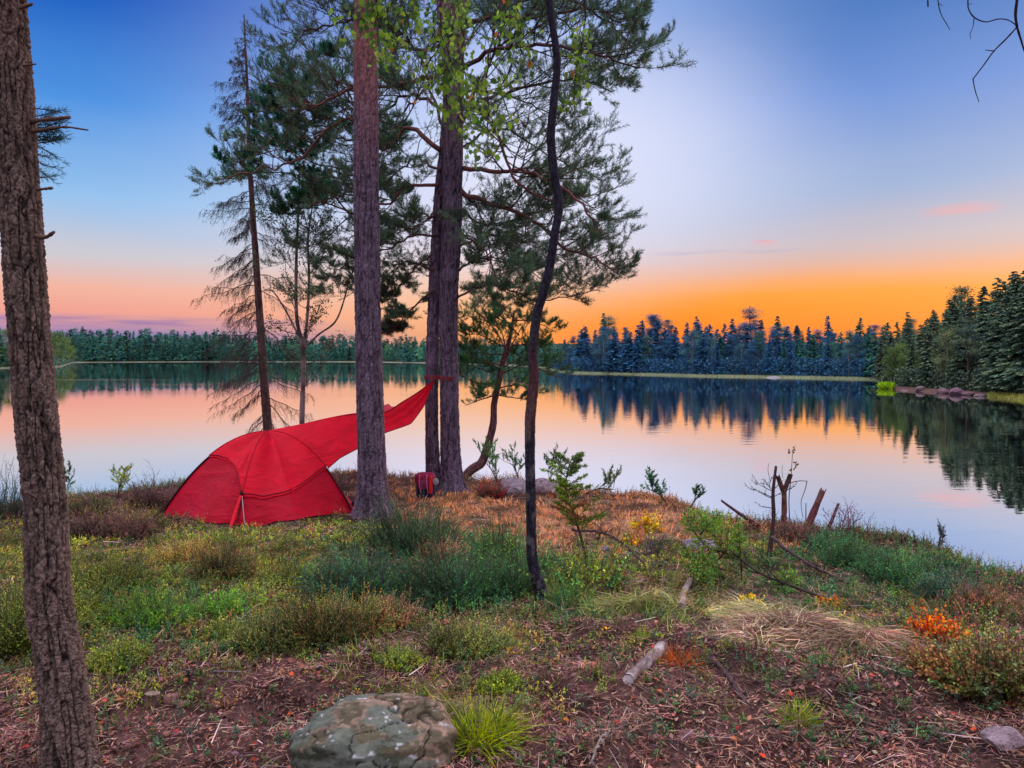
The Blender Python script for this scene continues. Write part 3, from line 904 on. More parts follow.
# ---- left foreground pine: heavy plated bark, leaning right at the foot
t = empty('pine_tree', (G(72, 760)[0], 2.8, ground_z(-1.65, 2.8)), 'nearest pine trunk with deeply cracked brown bark at the left edge', 'pine')
pl = [(73, 790, 28, 2.80), (70, 766, 25, 2.82), (64, 700, 22.5, 2.86), (56, 640, 21, 2.9), (49, 600, 20.5, 2.92), (45, 500, 19.5, 3.0), (35, 400, 19, 3.05), (27, 300, 18.5, 3.1), (20, 200, 17.8, 3.15), (14, 100, 17, 3.2), (8, 0, 16, 3.25), (0, -160, 14, 3.3), (-10, -420, 11, 3.35), (-20, -700, 5, 3.4)]
pts, rad = trunk_px(pl, 2.9, fat=.93)
mb = MB(); bark_trunk(mb, pts, rad, 230, .0050, .026, .0135, (.150, .105, .092), (.011, .008, .008), (.20, .09, .07), 2.2, seed=4, flare=.28, lobes=4, stretch=3.4)
mb.build('trunk', M_BARK, t, smooth=True)
def stub(px, py, d, ex, ey, de, r0, r1, mid=None):
    a = P(px, py, d); b = P(ex, ey, de); m = (a + b) / 2 if mid is None else P(*mid)
    mb = MB(); tube(mb, catmull([a, m, b], 10), np.linspace(r0, r1, 10) * (1 + .15 * R.normal(size=10)), 7, (.13, .075, .06)); mb.build('branch_stub', M_TWIG, t)
stub(30, 121, 3.18, 70, 117, 3.15, .011, .006, (52, 119, 3.16)); stub(30, 132, 3.18, 88, 130, 3.1, .007, .003, (62, 127, 3.14))
stub(36, 236, 3.1, 54, 232, 3.0, .011, .006, (46, 237, 3.05)); stub(34, 190, 3.15, 52, 188, 3.1, .008, .005); stub(20, 66, 3.2, 36, 64, 3.15, .006, .003); stub(20, 8, 3.2, 32, 4, 3.1, .009, .006)
stub(40, 500, 2.95, 26, 492, 2.85, .007, .004)
tp = Tips(); mb = MB()
for k in range(22):
    a = P(30, 132 + R.normal() * 16, 3.6); grow(mb, tp, a, [1, .3, -.25 + R.normal() * .3], .11 + .05 * R.random(), .004, 1, tipn=3, nchild=(4,), seg=4)
mb.build('side_branch', M_TWIG, t)
mb = MB(); tufts(mb, tp, 26, .034, .0026, ((.025, .07, .07), (.02, .05, .06))); mb.build('needles', M_NEEDLE, t)

# ---- middle pine, straight pole in front of the tent's fly
t = empty('pine_tree', (P(373, 515, 8.9)[0], 8.9, ground_z(P(373, 515, 8.9)[0], 8.9)), 'tall straight pine standing between the tent and the backpack', 'pine')
pl = [(373, 520, 20), (372.5, 490, 17.5), (372, 470, 16.5), (370, 400, 15), (368, 300, 14.5), (366.5, 200, 14), (366, 100, 13.5), (365.5, 0, 12.5), (364, -200, 11), (362, -450, 8), (360, -700, 3)]
pts, rad = trunk_px(pl, 8.9, fat=.86)
mb = MB(); bark_trunk(mb, pts, rad, 110, .016, .042, .013, C_PL, C_FI, C_RED, 3.6, flare=.75, seed=12, lobes=5)
mb.build('trunk', M_BARK, t, smooth=True)
mb = MB(); tp = Tips()
for (px, py, sx_, len_) in ((364, -60, 1, 1.3), (364, -80, -1, 1.5), (363, -160, 1, 1.3), (363, -150, -1, 1.5), (362, -260, 1, 1.0), (362, -300, -1, 1.0)):
    a = P(px, py, 8.9); b = a + np.array([sx_ * len_, R.normal() * .5, .25]); limb(mb, tp, [a, (a + b) / 2 + [0, 0, .15], b], .03, .008, 1, nchild=(8, 5))
mb.build('branch', M_TWIG, t); mb = MB(); tufts(mb, tp, 14, .07, .006, NEEDLES); mb.build('needles', M_NEEDLE, t)

# ---- the twin pine
DT = 10.9
t = empty('pine_tree', (P(447, 495, DT)[0], DT, ground_z(P(447, 495, DT)[0], DT)), 'big twin trunked pine that the tent fly is tied to', 'pine')
pl = [(453, 500, 14), (452, 482, 11), (451, 465, 10), (450, 430, 9.3), (449, 380, 9), (448.5, 330, 8.8), (449.5, 280, 8.8), (452, 220, 9.6), (453, 170, 9.4), (454, 120, 9), (455, 60, 8.6), (457, 0, 10), (459, -150, 8), (461, -300, 4)]
pts, rad = trunk_px(pl, DT)
mb = MB(); bark_trunk(mb, pts, rad, 110, .017, .046, .016, (.175, .13, .195), C_FI, C_RED, 4.6, flare=.8, seed=22, lobes=6)
mb.build('trunk', M_BARK, t, smooth=True)
pl = [(434, 496, 9, DT + .05), (433, 470, 7, DT + .08), (432, 430, 6.3, DT + .1), (432, 370, 6.2, DT + .12), (434, 300, 6, DT + .15), (437, 240, 5.6, DT + .15), (440, 190, 5.2, DT + .12), (445, 140, 4.8, DT + .1), (448, 80, 4.5, DT + .2), (443, 20, 5, DT + .5), (436, -60, 4, DT + .8)]
pts, rad = trunk_px(pl, DT)
mb = MB(); bark_trunk(mb, pts, rad, 80, .018, .046, .012, (.175, .13, .195), C_FI, C_RED, 4.6, flare=.3, seed=31, lobes=4)
mb.build('trunk', M_BARK, t, smooth=True)
mb = MB(); tp = Tips()
RED = (.20, .085, .085); DRK = (.11, .055, .06)
D = DT
LIMBS = [  # right side
    ([(463, 168, D), (502, 173, D - .3), (522, 170, D - .6), (560, 185, D - .9), (590, 215, D - 1.0), (604, 236, D - 1)], .042, .010, RED, 2),
    ([(460, 190, D), (496, 206, D + .2), (534, 222, D + .3), (565, 248, D + .3), (592, 258, D + .2), (618, 274, D + .1)], .050, .010, RED, 2),
    ([(458, 100, D), (480, 112, D - .2), (499, 140, D - .4), (512, 175, D - .5), (538, 196, D - .6), (560, 200, D - .7)], .040, .010, RED, 2),
    ([(452, 275, D), (480, 258, D + .5), (510, 262, D + .8), (545, 280, D + 1)], .022, .007, DRK, 2),
    ([(455, 230, D), (485, 250, D - .5), (500, 285, D - .8), (520, 300, D - .9)], .020, .006, DRK, 2),
    ([(459, 70, D), (500, 50, D - .5), (550, 45, D - 1), (595, 55, D - 1.2), (636, 68, D - 1.3)], .045, .010, DRK, 2),
    ([(458, 30, D), (510, 5, D + .5), (570, 0, D + .8), (610, 25, D + 1), (634, 48, D + 1)], .040, .010, DRK, 2),
    ([(458, 0, D), (510, -45, D - .2), (570, -50, D - .4), (620, -10, D - .4)], .035, .010, DRK, 2),
    ([(458, 110, D), (520, 88, D + .8), (580, 80, D + 1.2), (612, 92, D + 1.4)], .035, .010, DRK, 2),
    ([(459, 130, D), (490, 60, D + .2), (520, 20, D + .2), (555, -10, D)], .03, .008, DRK, 2),
    ([(458, 150, D), (500, 130, D + 1.0), (560, 160, D + 1.4), (600, 180, D + 1.5)], .026, .008, DRK, 2),
    ([(458, 210, D), (490, 225, D + .8), (530, 215, D + 1.2), (575, 205, D + 1.4)], .024, .007, DRK, 2),
    ([(452, 250, D), (495, 235, D + 1.2), (545, 250, D + 1.6), (590, 285, D + 1.7)], .026, .007, DRK, 2),
    ([(452, 300, D), (490, 285, D - .4), (540, 300, D - .7), (600, 290, D - .8)], .022, .006, DRK, 2),
    ([(457, 90, D), (500, 95, D + 1.6), (545, 110, D + 2), (580, 135, D + 2)], .028, .007, DRK, 2),
    ([(458, 20, D), (540, 15, D - .6), (600, 10, D - .9), (618, 32, D - 1)], .034, .009, DRK, 2),
    ([(458, -20, D), (500, -20, D + 1.4), (560, 20, D + 1.8), (610, 70, D + 2)], .034, .009, DRK, 2),
    ([(457, 60, D), (480, 20, D + 1.2), (500, 0, D + 1.5)], .024, .007, DRK, 2),
    ([(445, 130, D), (420, 60, D + 1.2), (395, 30, D + 1.6), (380, 60, D + 1.8)], .028, .007, DRK, 2),
    ([(440, 170, D), (415, 160, D + 1.2), (390, 180, D + 1.5), (330, 235, D + 1.7), (300, 250, D + 1.7)], .026, .006, DRK, 2),
    ([(437, 215, D), (400, 215, D + 1.5), (350, 240, D + 1.8), (310, 300, D + 1.9)], .022, .005, DRK, 2),
    ([(434, 270, D), (405, 262, D + .9), (390, 275, D + 1), (340, 300, D + 1.2)], .020, .005, DRK, 2),
    ([(450, 180, D), (478, 210, D + .3), (490, 250, D + .2), (487, 290, D)], .018, .005, DRK, 2),
    ([(452, 60, D), (415, 100, D - .8), (392, 130, D - 1), (380, 170, D - 1)], .022, .006, DRK, 2),
    # left side
    ([(440, 150, D), (410, 128, D + .2), (385, 150, D + .3), (345, 118, D + .3), (300, 160, D + .1), (262, 168, D), (215, 180, D)], .045, .009, RED, 2),
    ([(446, 70, D), (400, 85, D - .3), (350, 90, D - .5), (315, 105, D - .6), (285, 95, D - .6)], .042, .010, RED, 2),
    ([(450, 0, D), (400, -10, D + .5), (350, 20, D + .8), (310, 30, D + .9), (290, 50, D + .9)], .038, .009, DRK, 2),
    ([(446, 110, D), (410, 95, D + .9), (370, 120, D + 1.4), (320, 125, D + 1.5), (270, 105, D + 1.5)], .034, .008, DRK, 2),
    ([(438, 185, D), (405, 188, D), (385, 205, D), (350, 195, D + .1), (310, 205, D + .2)], .032, .008, RED, 2),
    ([(436, 235, D), (410, 238, D + .3), (385, 250, D + .4), (350, 262, D + .5), (325, 280, D + .5)], .022, .005, DRK, 2),
    ([(434, 290, D), (410, 310, D + .2), (398, 325, D + .2), (385, 335, D + .2)], .020, .005, DRK, 2),
    ([(437, 210, D), (420, 225, D - .6), (400, 232, D - .9), (380, 240, D - 1)], .018, .005, DRK, 2),
    ([(432, 255, D), (415, 268, D + .3), (395, 290, D + .5), (388, 300, D + .5)], .018, .005, DRK, 2),
    ([(455, 40, D), (420, 50, D - 1), (395, 30, D - 1.4), (360, 40, D - 1.6)], .032, .008, DRK, 2),
    ([(458, -60, D), (420, -40, D + 1), (370, -60, D + 1.2), (310, -20, D + 1.3)], .032, .008, DRK, 2),
]
for ctrl, a, b, c, lv in LIMBS:
    limb(mb, tp, [P(*q) for q in ctrl], a * .85, b, 1, start=.18, col=c, nchild=(20, 11, 5), clen=.40, tipn=5)
# twigs that bridge along the trunks
mb.build('branch', M_TWIG, t)
mb = MB(); tufts(mb, tp, 12, .066, .0062, [(a * 1.15, b * 1.2, c) for a, b, c in NEEDLES]); mb.build('needles', M_NEEDLE, t)
print('twin tips', len(tp.p))

# ---- leaning little pine on the shore behind the twin pine
DS = 12.6
t = empty('pine_tree', P(478, 470, DS), 'small crooked pine leaning over the water behind the twin pine', 'pine')
pl = [(455, 474, 7, DS), (470, 471, 7.5, DS), (481, 463, 7.5, DS), (487, 448, 6.5, DS), (493, 425, 6, DS), (494, 405, 5, DS), (499, 380, 5, DS), (503, 362, 4.5, DS), (508, 345, 3.5, DS), (512, 328, 2.5, DS), (514, 312, 1.2, DS)]
pts, rad = [P(*[r[0], r[1], r[3]]) for r in pl], [r[2] * .6 / F * DS for r in pl]
pts[0][2] -= .25
mb = MB(); bark_trunk(mb, pts, rad, 40, .03, .04, .007, (.24, .12, .13), C_FI, (.36, .10, .09), 1.2, seed=5)
mb.build('trunk', M_BARK, t, smooth=True)
mb = MB(); tp = Tips()
for ctrl in ([(498, 385), (470, 380), (450, 372), (435, 380)], [(500, 370), (475, 345), (460, 318), (445, 322)], [(508, 352), (490, 325), (478, 312)], [(500, 375), (525, 365), (548, 372), (562, 380)],
             [(512, 345), (535, 345), (556, 355)], [(497, 395), (480, 400), (468, 405)], [(519, 335), (500, 315), (495, 300)], [(513, 320), (535, 322), (556, 332)], [(512, 325), (495, 318), (478, 325)], [(507, 348), (530, 362), (550, 358)], [(505, 355), (478, 352), (458, 340)], [(496, 395), (515, 398), (530, 400)], [(500, 365), (480, 360), (462, 350)], [(506, 358), (520, 330), (528, 318)], [(499, 380), (485, 388), (472, 392)], [(503, 368), (530, 352), (545, 345)], [(498, 388), (520, 385), (540, 390)], [(510, 350), (480, 335), (466, 335)], [(508, 354), (500, 330), (488, 322)], [(500, 375), (478, 368), (462, 364)]):
    limb(mb, tp, [P(x, y, DS + R.normal() * .35) for x, y in ctrl], .014, .004, 1, n=12, start=.15, nchild=(10, 6), clen=.36, tipn=4)
mb.build('branch', M_TWIG, t)
mb = MB(); tufts(mb, tp, 13, .055, .006, ((.04, .13, .05), (.03, .10, .05), (.07, .15, .04))); mb.build('needles', M_NEEDLE, t)

# ---- half dead spruce behind the tent
DP = 13.6
x0 = P(270, 470, DP)
t = empty('spruce_tree', (x0[0], DP, ground_z(x0[0], DP)), 'tall half bare spruce with drooping dead twigs behind the tent', 'spruce')
pl = [(270, 470, 6.2), (268, 432, 5.6), (264, 380, 5), (260, 320, 4.5), (256, 260, 4), (252, 200, 3.2), (249, 150, 2.6), (247, 80, 1.6), (245, 40, 1.0), (244, 14, .5)]
pts, rad = trunk_px(pl, DP, fat=.8)
mb = MB(); bark_trunk(mb, pts, rad, 28, .04, .04, .005, (.16, .09, .09), (.05, .03, .03), None, seed=8)
mb.build('trunk', M_BARK, t, smooth=True)
mb = MB(); tp = Tips(); A = []; B = []
trk = catmull(pts, 400); ty = proj(trk)[1]
py = 30
while py < 445:
    i = int(np.argmin(np.abs(ty - py))); o = trk[i]
    f = (py - 14) / 420
    ln = np.interp(py, [14, 60, 90, 130, 200, 260, 320, 400, 440], [.09, .30, .50, .50, .82, .95, .98, .9, .7]) * (.55 + .6 * R.random())
    a = R.random() * TAU if R.random() < .35 else (math.pi if R.random() < .62 else 0) + R.normal() * .5
    side = np.array([math.cos(a), math.sin(a) * .9, 0])
    pp = [o]; sag = (.15 + .7 * f) * (.3 + 1.3 * R.random()); ln *= (.7 + .5 * R.random())
    nseg = 9
    for k in range(1, nseg + 1):
        u_ = k / nseg; pp.append(o + side * ln * u_ + np.array([R.normal() * .02, R.normal() * .02, R.normal() * .012 - sag * ln * (u_ ** 1.3) + (.16 * ln * u_ ** 3)]))
    pp = catmull(pp, 18)
    tube(mb, pp, np.linspace(.007 + .003 * f, .0015, 18), 4, (.10, .065, .065), cap=False)
    for k in range(2, 18):
        for rep in range(3 if ln > .3 else 1):
            q = pp[k]; tw = (.10 + .30 * R.random()) * min(1, ln * 1.5) * (1.1 - .5 * k / 18)
            dd = norm(side * (.5 + .3 * R.random()) + np.array([R.normal() * .45, R.normal() * .45, -1.0 - .6 * R.random() * f]))
            m1_ = q + dd * tw * .5; e = m1_ + norm(dd + [0, 0, -.4] + R.normal(size=3) * .2) * tw * .5
            A += [q, m1_]; B += [m1_, e]
            for _ in range(2):
                s_ = q + dd * tw * R.random() * .6; A.append(s_); B.append(s_ + norm(dd + R.normal(size=3) * .7) * tw * .35)
            if R.random() < (.5 if 45 < py < 330 else .08) : tp.add(e, dd); tp.add(m1_, dd)
    py += (1.6 if py < 120 else 2.8) + 3 * R.random()
sticks(mb, A, B, .0021, .0012, (.095, .06, .062))
mb.build('branch', M_TWIG, t)
mb = MB(); tufts(mb, tp, 6, .035, .006, ((.03, .06, .05), (.06, .05, .05), (.035, .07, .055))); mb.build('needles', M_NEEDLE, t)

# ---- forked young birch beside it
DB = 13.2
x0 = P(302, 440, DB)
t = empty('birch_tree', (x0[0], DB, ground_z(x0[0], DB)), 'slender forked birch with thin leafy twigs right of the bare spruce', 'birch')
mb = MB()
BW = (.34, .24, .25)
for pl in ([(303, 440, 4.5), (302, 425, 4.2), (303, 390, 4), (303, 350, 3.5), (297, 320, 2.8), (296, 280, 2.4), (297, 240, 2), (299, 200, 1.5), (300, 160, .8)],
           [(303, 352, 2.6), (307, 320, 2.2), (309, 280, 2), (308, 240, 1.6), (311, 215, 1.2), (316, 180, .6)], [(303, 350, 1.6), (318, 335, 1.5), (335, 322, 1.4), (344, 300, 1.2), (350, 275, .7)],
           [(303, 345, 1.5), (288, 315, 1.3), (276, 295, 1), (268, 288, .5)]):
    pp = np.array([P(a_, b_, DB) for a_, b_, _ in pl]); rr_ = [r * .68 * DB / F for *_, r in pl]
    if pl[0][1] > 430: pp[0][2] = ground_z(pp[0][0], DB) - .2
    p = catmull(pp, 40); rad = np.interp(np.linspace(0, 1, 40), np.linspace(0, 1, len(rr_)), rr_)
    nz = vnoise(np.arange(40) * .9, np.full(40, 3.0), 3)
    tube(mb, p, rad * (1 + .12 * R.normal(size=40) * .5), 8, np.array(BW)[None] * np.where(nz > .62, .3, .9)[:, None])
mb.build('trunk', M_TWIG, t, smooth=True)
mb = MB(); tp = Tips()
for k in range(46):
    py = 200 + 190 * R.random() ** 1.1; px = 302 + R.normal() * 3 + (-5 if R.random() < .5 else 6) * (py < 330)
    a = P(px, py, DB); sg = 1 if R.random() < .5 else -1
    grow(mb, tp, a, [sg * .8, R.normal() * .5, .9 if R.random() < .7 else .1], .45 + .5 * R.random(), .007, 2, up=.35, wig=.35, nchild=(5, 4), col=np.array((.14, .08, .085)), tipn=4)
mb.build('branch', M_TWIG, t)
mb = MB()
p = np.array(tp.p); sel = R.random(len(p)) < .55; p = np.repeat(p[sel], 2, 0); n = len(p)
leaves(mb, p + R.normal(size=(n, 3)) * .04, R.normal(size=(n, 3)) + [0, 0, -.5], .04, .028, pick([(.05, .09, .05), (.08, .10, .05), (.04, .07, .045)], n))
mb.build('leaves', M_LEAF, t)
print('birch tips', len(tp.p))

# ---- denser green pine whose head hangs behind the straight pine
DG = 12.3
x0 = P(371, 470, DG)
t = empty('pine_tree', (x0[0], DG, ground_z(x0[0], DG)), 'thin pine with dense green needle pads left of the straight pine', 'pine')
pl = [(372, 500, 6), (370, 420, 5.5), (368, 340, 5), (367, 260, 4.5), (366, 200, 4), (364, 140, 3.5), (362, 80, 2.5), (360, 30, 1)]
pts, rad = trunk_px([(a, b, c * .8) for a, b, c in pl], DG)
mb = MB(); bark_trunk(mb, pts, rad, 24, .04, .04, .004, (.15, .08, .08), C_FI, None, seed=9); mb.build('trunk', M_BARK, t, smooth=True)
mb = MB(); tp = Tips()
for ctrl in ([(354, 110), (330, 95), (300, 92), (282, 100)], [(354, 125), (325, 118), (300, 125), (270, 120)], [(353, 140), (330, 140), (305, 150), (255, 130)], [(352, 100), (335, 80), (312, 82), (296, 90)],
             [(354, 170), (320, 165), (280, 150), (230, 165)], [(355, 175), (320, 178), (270, 172), (225, 178)], [(356, 215), (330, 205), (305, 208), (290, 214)], [(357, 225), (335, 198), (315, 195), (300, 200)],
             [(352, 150), (375, 140), (395, 150)], [(352, 90), (378, 80), (400, 90)], [(356, 200), (380, 190), (402, 195)], [(350, 60), (330, 55), (310, 60)], [(354, 130), (300, 108), (262, 110)]):
    limb(mb, tp, [P(x, y, DG + R.normal() * .3) for x, y in ctrl], .017, .005, 1, n=14, start=.25, nchild=(14, 9), clen=.34, tipn=5)
mb.build('branch', M_TWIG, t)
mb = MB(); tufts(mb, tp, 20, .062, .0075, ((.02, .12, .07), (.03, .14, .065), (.025, .09, .065), (.05, .17, .07))); mb.build('needles', M_NEEDLE, t)

# ---- dark crooked birch in front
DC = 5.25
t = empty('birch_tree', G(544, 603), 'dark thin crooked birch rising from the green bushes', 'birch')
pl = [(545, 612, 11), (542, 598, 9.5), (536, 575, 8.5), (532, 555, 8), (531, 510, 7.6), (530, 467, 7.6), (530, 440, 7.8), (530.5, 415, 8), (534, 380, 7.6), (533, 350, 7), (537, 315, 7), (544, 290, 6.8), (550, 265, 6.6), (555, 234, 6.6), (559, 205, 6.6), (555, 178, 6.4), (551, 140, 6.2), (554, 100, 6), (557, 62, 5.6), (552, 22, 5), (549, -5, 4.8), (545, -80, 4.2), (548, -160, 3.5), (540, -280, 2)]
pts, rad = trunk_px(pl, DC, fat=.64)
mb = MB(); bark_trunk(mb, pts, rad, 64, .010, .022, .004, (.035, .032, .050), (.010, .009, .012), (.03, .025, .05), 1.6, flare=.5, seed=41, stretch=.8)
# pale lichen patches low on the stem
c = mb.c[0]; v = mb.v[0]; nl = vnoise(v[:, 0] * 30 + v[:, 1] * 21, v[:, 2] * 16, 6)
w_ = (sstep(.60, .72, nl) * (1 - sstep(4.4, 5.4, v[:, 2])) * .5)[:, None]; mb.c[0] = c * (1 - w_) + np.array((.16, .15, .15)) * w_
wr = (sstep(4.35, 4.6, v[:, 2]) * (1 - sstep(4.8, 5.2, v[:, 2])) * .5)[:, None]; mb.c[0] = mb.c[0] * (1 - wr) + np.array((.14, .045, .04)) * wr
mb.build('trunk', M_BARK, t, smooth=True)
mb = MB(); tp = Tips()
BR = np.array((.06, .035, .04))
def LP(x, y, d): return P(x, y, d)
for ctrl in ([(548, -60, DC), (500, -60, DC - .2), (450, -20, DC - .3), (430, 40, DC - .3), (420, 70, DC - .3)], [(548, -100, DC), (480, -110, DC + .2), (430, -60, DC + .3), (400, 10, DC + .3), (395, 60, DC + .3)],
             [(550, -30, DC), (525, -50, DC - .5), (500, -10, DC - .6), (492, 40, DC - .6), (488, 90, DC - .6), (494, 135, DC - .6)], [(548, -80, DC), (470, -90, DC + .5), (460, -20, DC + .6), (462, 50, DC + .6), (470, 110, DC + .6)],
             [(548, -90, DC), (440, -90, DC), (380, -30, DC), (378, 15, DC), (384, 40, DC)], [(550, 0, DC), (575, -30, DC + .3), (585, 20, DC + .4), (575, 80, DC + .4), (572, 105, DC + .4)],
             [(548, -60, DC), (520, -80, DC), (515, -20, DC), (520, 30, DC), (524, 60, DC)], [(549, -30, DC), (430, -60, DC - .5), (370, -70, DC - .6), (330, -30, DC - .6), (328, 5, DC - .6)],
             [(549, -40, DC), (480, -60, DC - .2), (440, 0, DC - .2), (448, 60, DC - .2), (446, 105, DC - .2)]):
    limb(mb, tp, [LP(*q) for q in ctrl], .012, .0025, 1, n=18, start=.45, col=BR, nchild=(9, 4), up=-.2, droop=.5, clen=.16, tipn=3)
A = P(548, 20, DC)
mb.build('branch', M_TWIG, t)
mb = MB(); p = np.array(tp.p); q_ = proj(p); p = p[(q_[0] > 340) & (q_[0] < 640)]; p = np.repeat(p[R.random(len(p)) < .8], 3, 0); n = len(p)
C = pick([(.15, .27, .02), (.09, .18, .02), (.21, .33, .03), (.05, .11, .02)], n, .2)
odd = R.random(n) < .015; C[odd] = (.45, .12, .02)
Dv = R.normal(size=(n, 3)) * .6 + [0, 0, -.7]; Dv = norm(Dv); C0 = p + R.normal(size=(n, 3)) * .045
L_ = .047 * (.7 + .5 * R.random(n)); W_ = L_ * .8
# a leaf of six points: rounded blade folded on its midrib
S_ = norm(np.cross(Dv, R.normal(size=(n, 3)))); N2 = np.cross(S_, Dv)
rows_ = []
for (u_, s_, h_) in ((0, 0, 0), (.3, .48, .06), (.65, .36, .05), (1, 0, -.05), (.65, -.36, .05), (.3, -.48, .06)):
    rows_.append(C0 + Dv * (L_ * u_)[:, None] + S_ * (W_ * s_)[:, None] + N2 * (L_ * h_)[:, None])
V = np.stack(rows_, 1).reshape(-1, 3); b = np.arange(n)[:, None] * 6
mb.add(V, np.concatenate([b + [[0, 1, 2, 3]], b + [[0, 3, 4, 5]]]), None, np.repeat(C, 6, 0))
mb.build('leaves', M_LEAF, t)
print('leaf n', n)

# ---- tree beyond the right edge whose bare branch hangs into view
DH = 4.2
gx = P(1150, 600, DH)[0]
t = empty('birch_tree', (gx, DH, ground_z(gx, DH)), 'bare hanging branch of a tree at the top right corner', 'birch')
mb = MB(); bark_trunk(mb, [(gx, DH, ground_z(gx, DH) - .2), (gx - .02, DH, 5), (gx + .05, DH + .1, 7.2), (gx, DH, 8.6)], [.09, .075, .06, .02], 48, .02, .03, .004, (.2, .17, .17), (.04, .03, .03), seed=3)
mb.build('trunk', M_BARK, t, smooth=True)
mb = MB(); BK = (.022, .012, .022)
def tw(pl, r0, r1, n=14):
    tube(mb, catmull([P(x, y, DH) for x, y in pl], n), np.linspace(r0, r1, n) * (1 + .08 * R.normal(size=n)), 6, BK)
tube(mb, catmull([(gx, DH, 8.0), tuple(P(1090, -160, DH)), tuple(P(1040, -90, DH)), tuple(P(1019, -20, DH))], 20), np.linspace(.02, .0085, 20), 7, BK)
tw([(1019, -20), (1017, 0), (1015.5, 15), (1017, 27)], .0085, .0065); tw([(1017, 27), (1021, 40), (1026, 55), (1036, 75)], .006, .003)
tw([(1017, 27), (1006, 39), (994, 51), (983, 66), (973, 79)], .0045, .0032); tw([(973, 79), (975, 90), (979, 102)], .0032, .002, 6); tw([(994, 51), (985, 50)], .003, .002, 4)
tw([(1016, 25), (1008, 20), (998, 19), (986, 22), (975, 18), (969, 10), (968, 0), (970, -30), (1000, -80), (1045, -100)], .0028, .0035, 26)
tw([(974, 18), (973, 27), (970, 34), (971, 39)], .0022, .0014); tw([(968, 4), (973, 4)], .002, .001, 4)
tw([(1045, -100), (960, -60), (939, -20), (938, 0), (941, 14), (946, 23), (950, 30)], .004, .0015, 22); tw([(938, 3), (943, 6)], .0018, .001, 4); tw([(960, -60), (932, -30), (928, -8), (928, 7)], .003, .0035, 12)
mb.build('branch', M_TWIG, t)

# ------------------------------------------------------------------ tent
def redcloth(name, col, trans=.22):
    m, nt, ns, ln = newmat(name)
    tc = N_(nt, 'ShaderNodeTexCoord')
    n1 = N_(nt, 'ShaderNodeTexNoise'); n1.inputs['Scale'].default_value = 4; n1.inputs['Detail'].default_value = 4; n1.inputs['Distortion'].default_value = .6
    mp = N_(nt, 'ShaderNodeMapping'); mp.inputs['Scale'].default_value = (1, 1, 2.2); ln.new(tc.outputs['Object'], mp.inputs[0]); ln.new(mp.outputs[0], n1.inputs[0])
    n2 = N_(nt, 'ShaderNodeTexNoise'); n2.inputs['Scale'].default_value = 22; n2.inputs['Detail'].default_value = 3; ln.new(mp.outputs[0], n2.inputs[0])
    ad_ = N_(nt, 'ShaderNodeMath', operation='MULTIPLY_ADD'); ln.new(n2.outputs['Fac'], ad_.inputs[0]); ad_.inputs[1].default_value = .18; ln.new(n1.outputs['Fac'], ad_.inputs[2])
    bp = N_(nt, 'ShaderNodeBump'); bp.inputs['Strength'].default_value = .55; bp.inputs['Distance'].default_value = .05; ln.new(ad_.outputs[0], bp.inputs['Height'])
    mr = N_(nt, 'ShaderNodeMapRange'); mr.inputs[1].default_value = .3; mr.inputs[2].default_value = .7; mr.inputs[3].default_value = .82; mr.inputs[4].default_value = 1.15; ln.new(n1.outputs['Fac'], mr.inputs[0])
    vs = N_(nt, 'ShaderNodeVectorMath', operation='SCALE'); vs.inputs[0].default_value = col; ln.new(mr.outputs[0], vs.inputs['Scale'])
    b = N_(nt, 'ShaderNodeBsdfPrincipled'); b.inputs['Roughness'].default_value = .5; b.inputs['Specular IOR Level'].default_value = .12
    ln.new(vs.outputs[0], b.inputs['Base Color']); ln.new(bp.outputs[0], b.inputs['Normal'])
    t = N_(nt, 'ShaderNodeBsdfTranslucent'); ln.new(vs.outputs[0], t.inputs[0])
    mx = N_(nt, 'ShaderNodeMixShader'); mx.inputs[0].default_value = trans; ln.new(b.outputs[0], mx.inputs[1]); ln.new(t.outputs[0], mx.inputs[2])
    o = N_(nt, 'ShaderNodeOutputMaterial'); ln.new(mx.outputs[0], o.inputs[0])
    return m


M_RED = redcloth('red ripstop nylon', (.50, .003, .024), .14)
M_RED2 = redcloth('red fly nylon', (.85, .008, .036), .25)
APX = P(269, 432.5, 9.45)
ctr = APX[:2]
foot = [(161.5, 517.5), (199, 524), (237, 526.5), (295, 521.5), (352, 513)]
FP = [G(a, b)[:2] for a, b in foot]
gW, gE = FP[0], FP[4]
back = [gE + np.array([-.12, .75]), gE + np.array([-.55, 1.45]), (gE + gW) / 2 + np.array([.1, 1.75]), gW + np.array([.55, 1.45]), gW + np.array([.10, .75])]
# closed footprint, counter-clockwise in angle from the east pole over the back to the west pole and along the front
ring = [gE] + back + [gW, FP[1], FP[2], FP[3]]
pole_flag = [1, 0, .9, .2, .9, 0, 1, 0, 1, 0]
NT = 200; NSr = 36
rp = np.array(ring + [ring[0]])
u = np.linspace(0, len(ring), NT + 1)[:-1]; iu = u.astype(int); fu = u - iu
foot_xy = rp[iu] * (1 - fu[:, None]) + rp[iu + 1] * fu[:, None]
pf = np.array(pole_flag + [pole_flag[0]], float)
cosf = (1 - np.cos(fu * math.pi)) / 2
pflag = pf[iu] * (1 - cosf) + pf[iu + 1] * cosf
pflag = pflag ** 1.5
foot_z = gz(foot_xy[:, 0], foot_xy[:, 1]) + .015
H = APX[2]


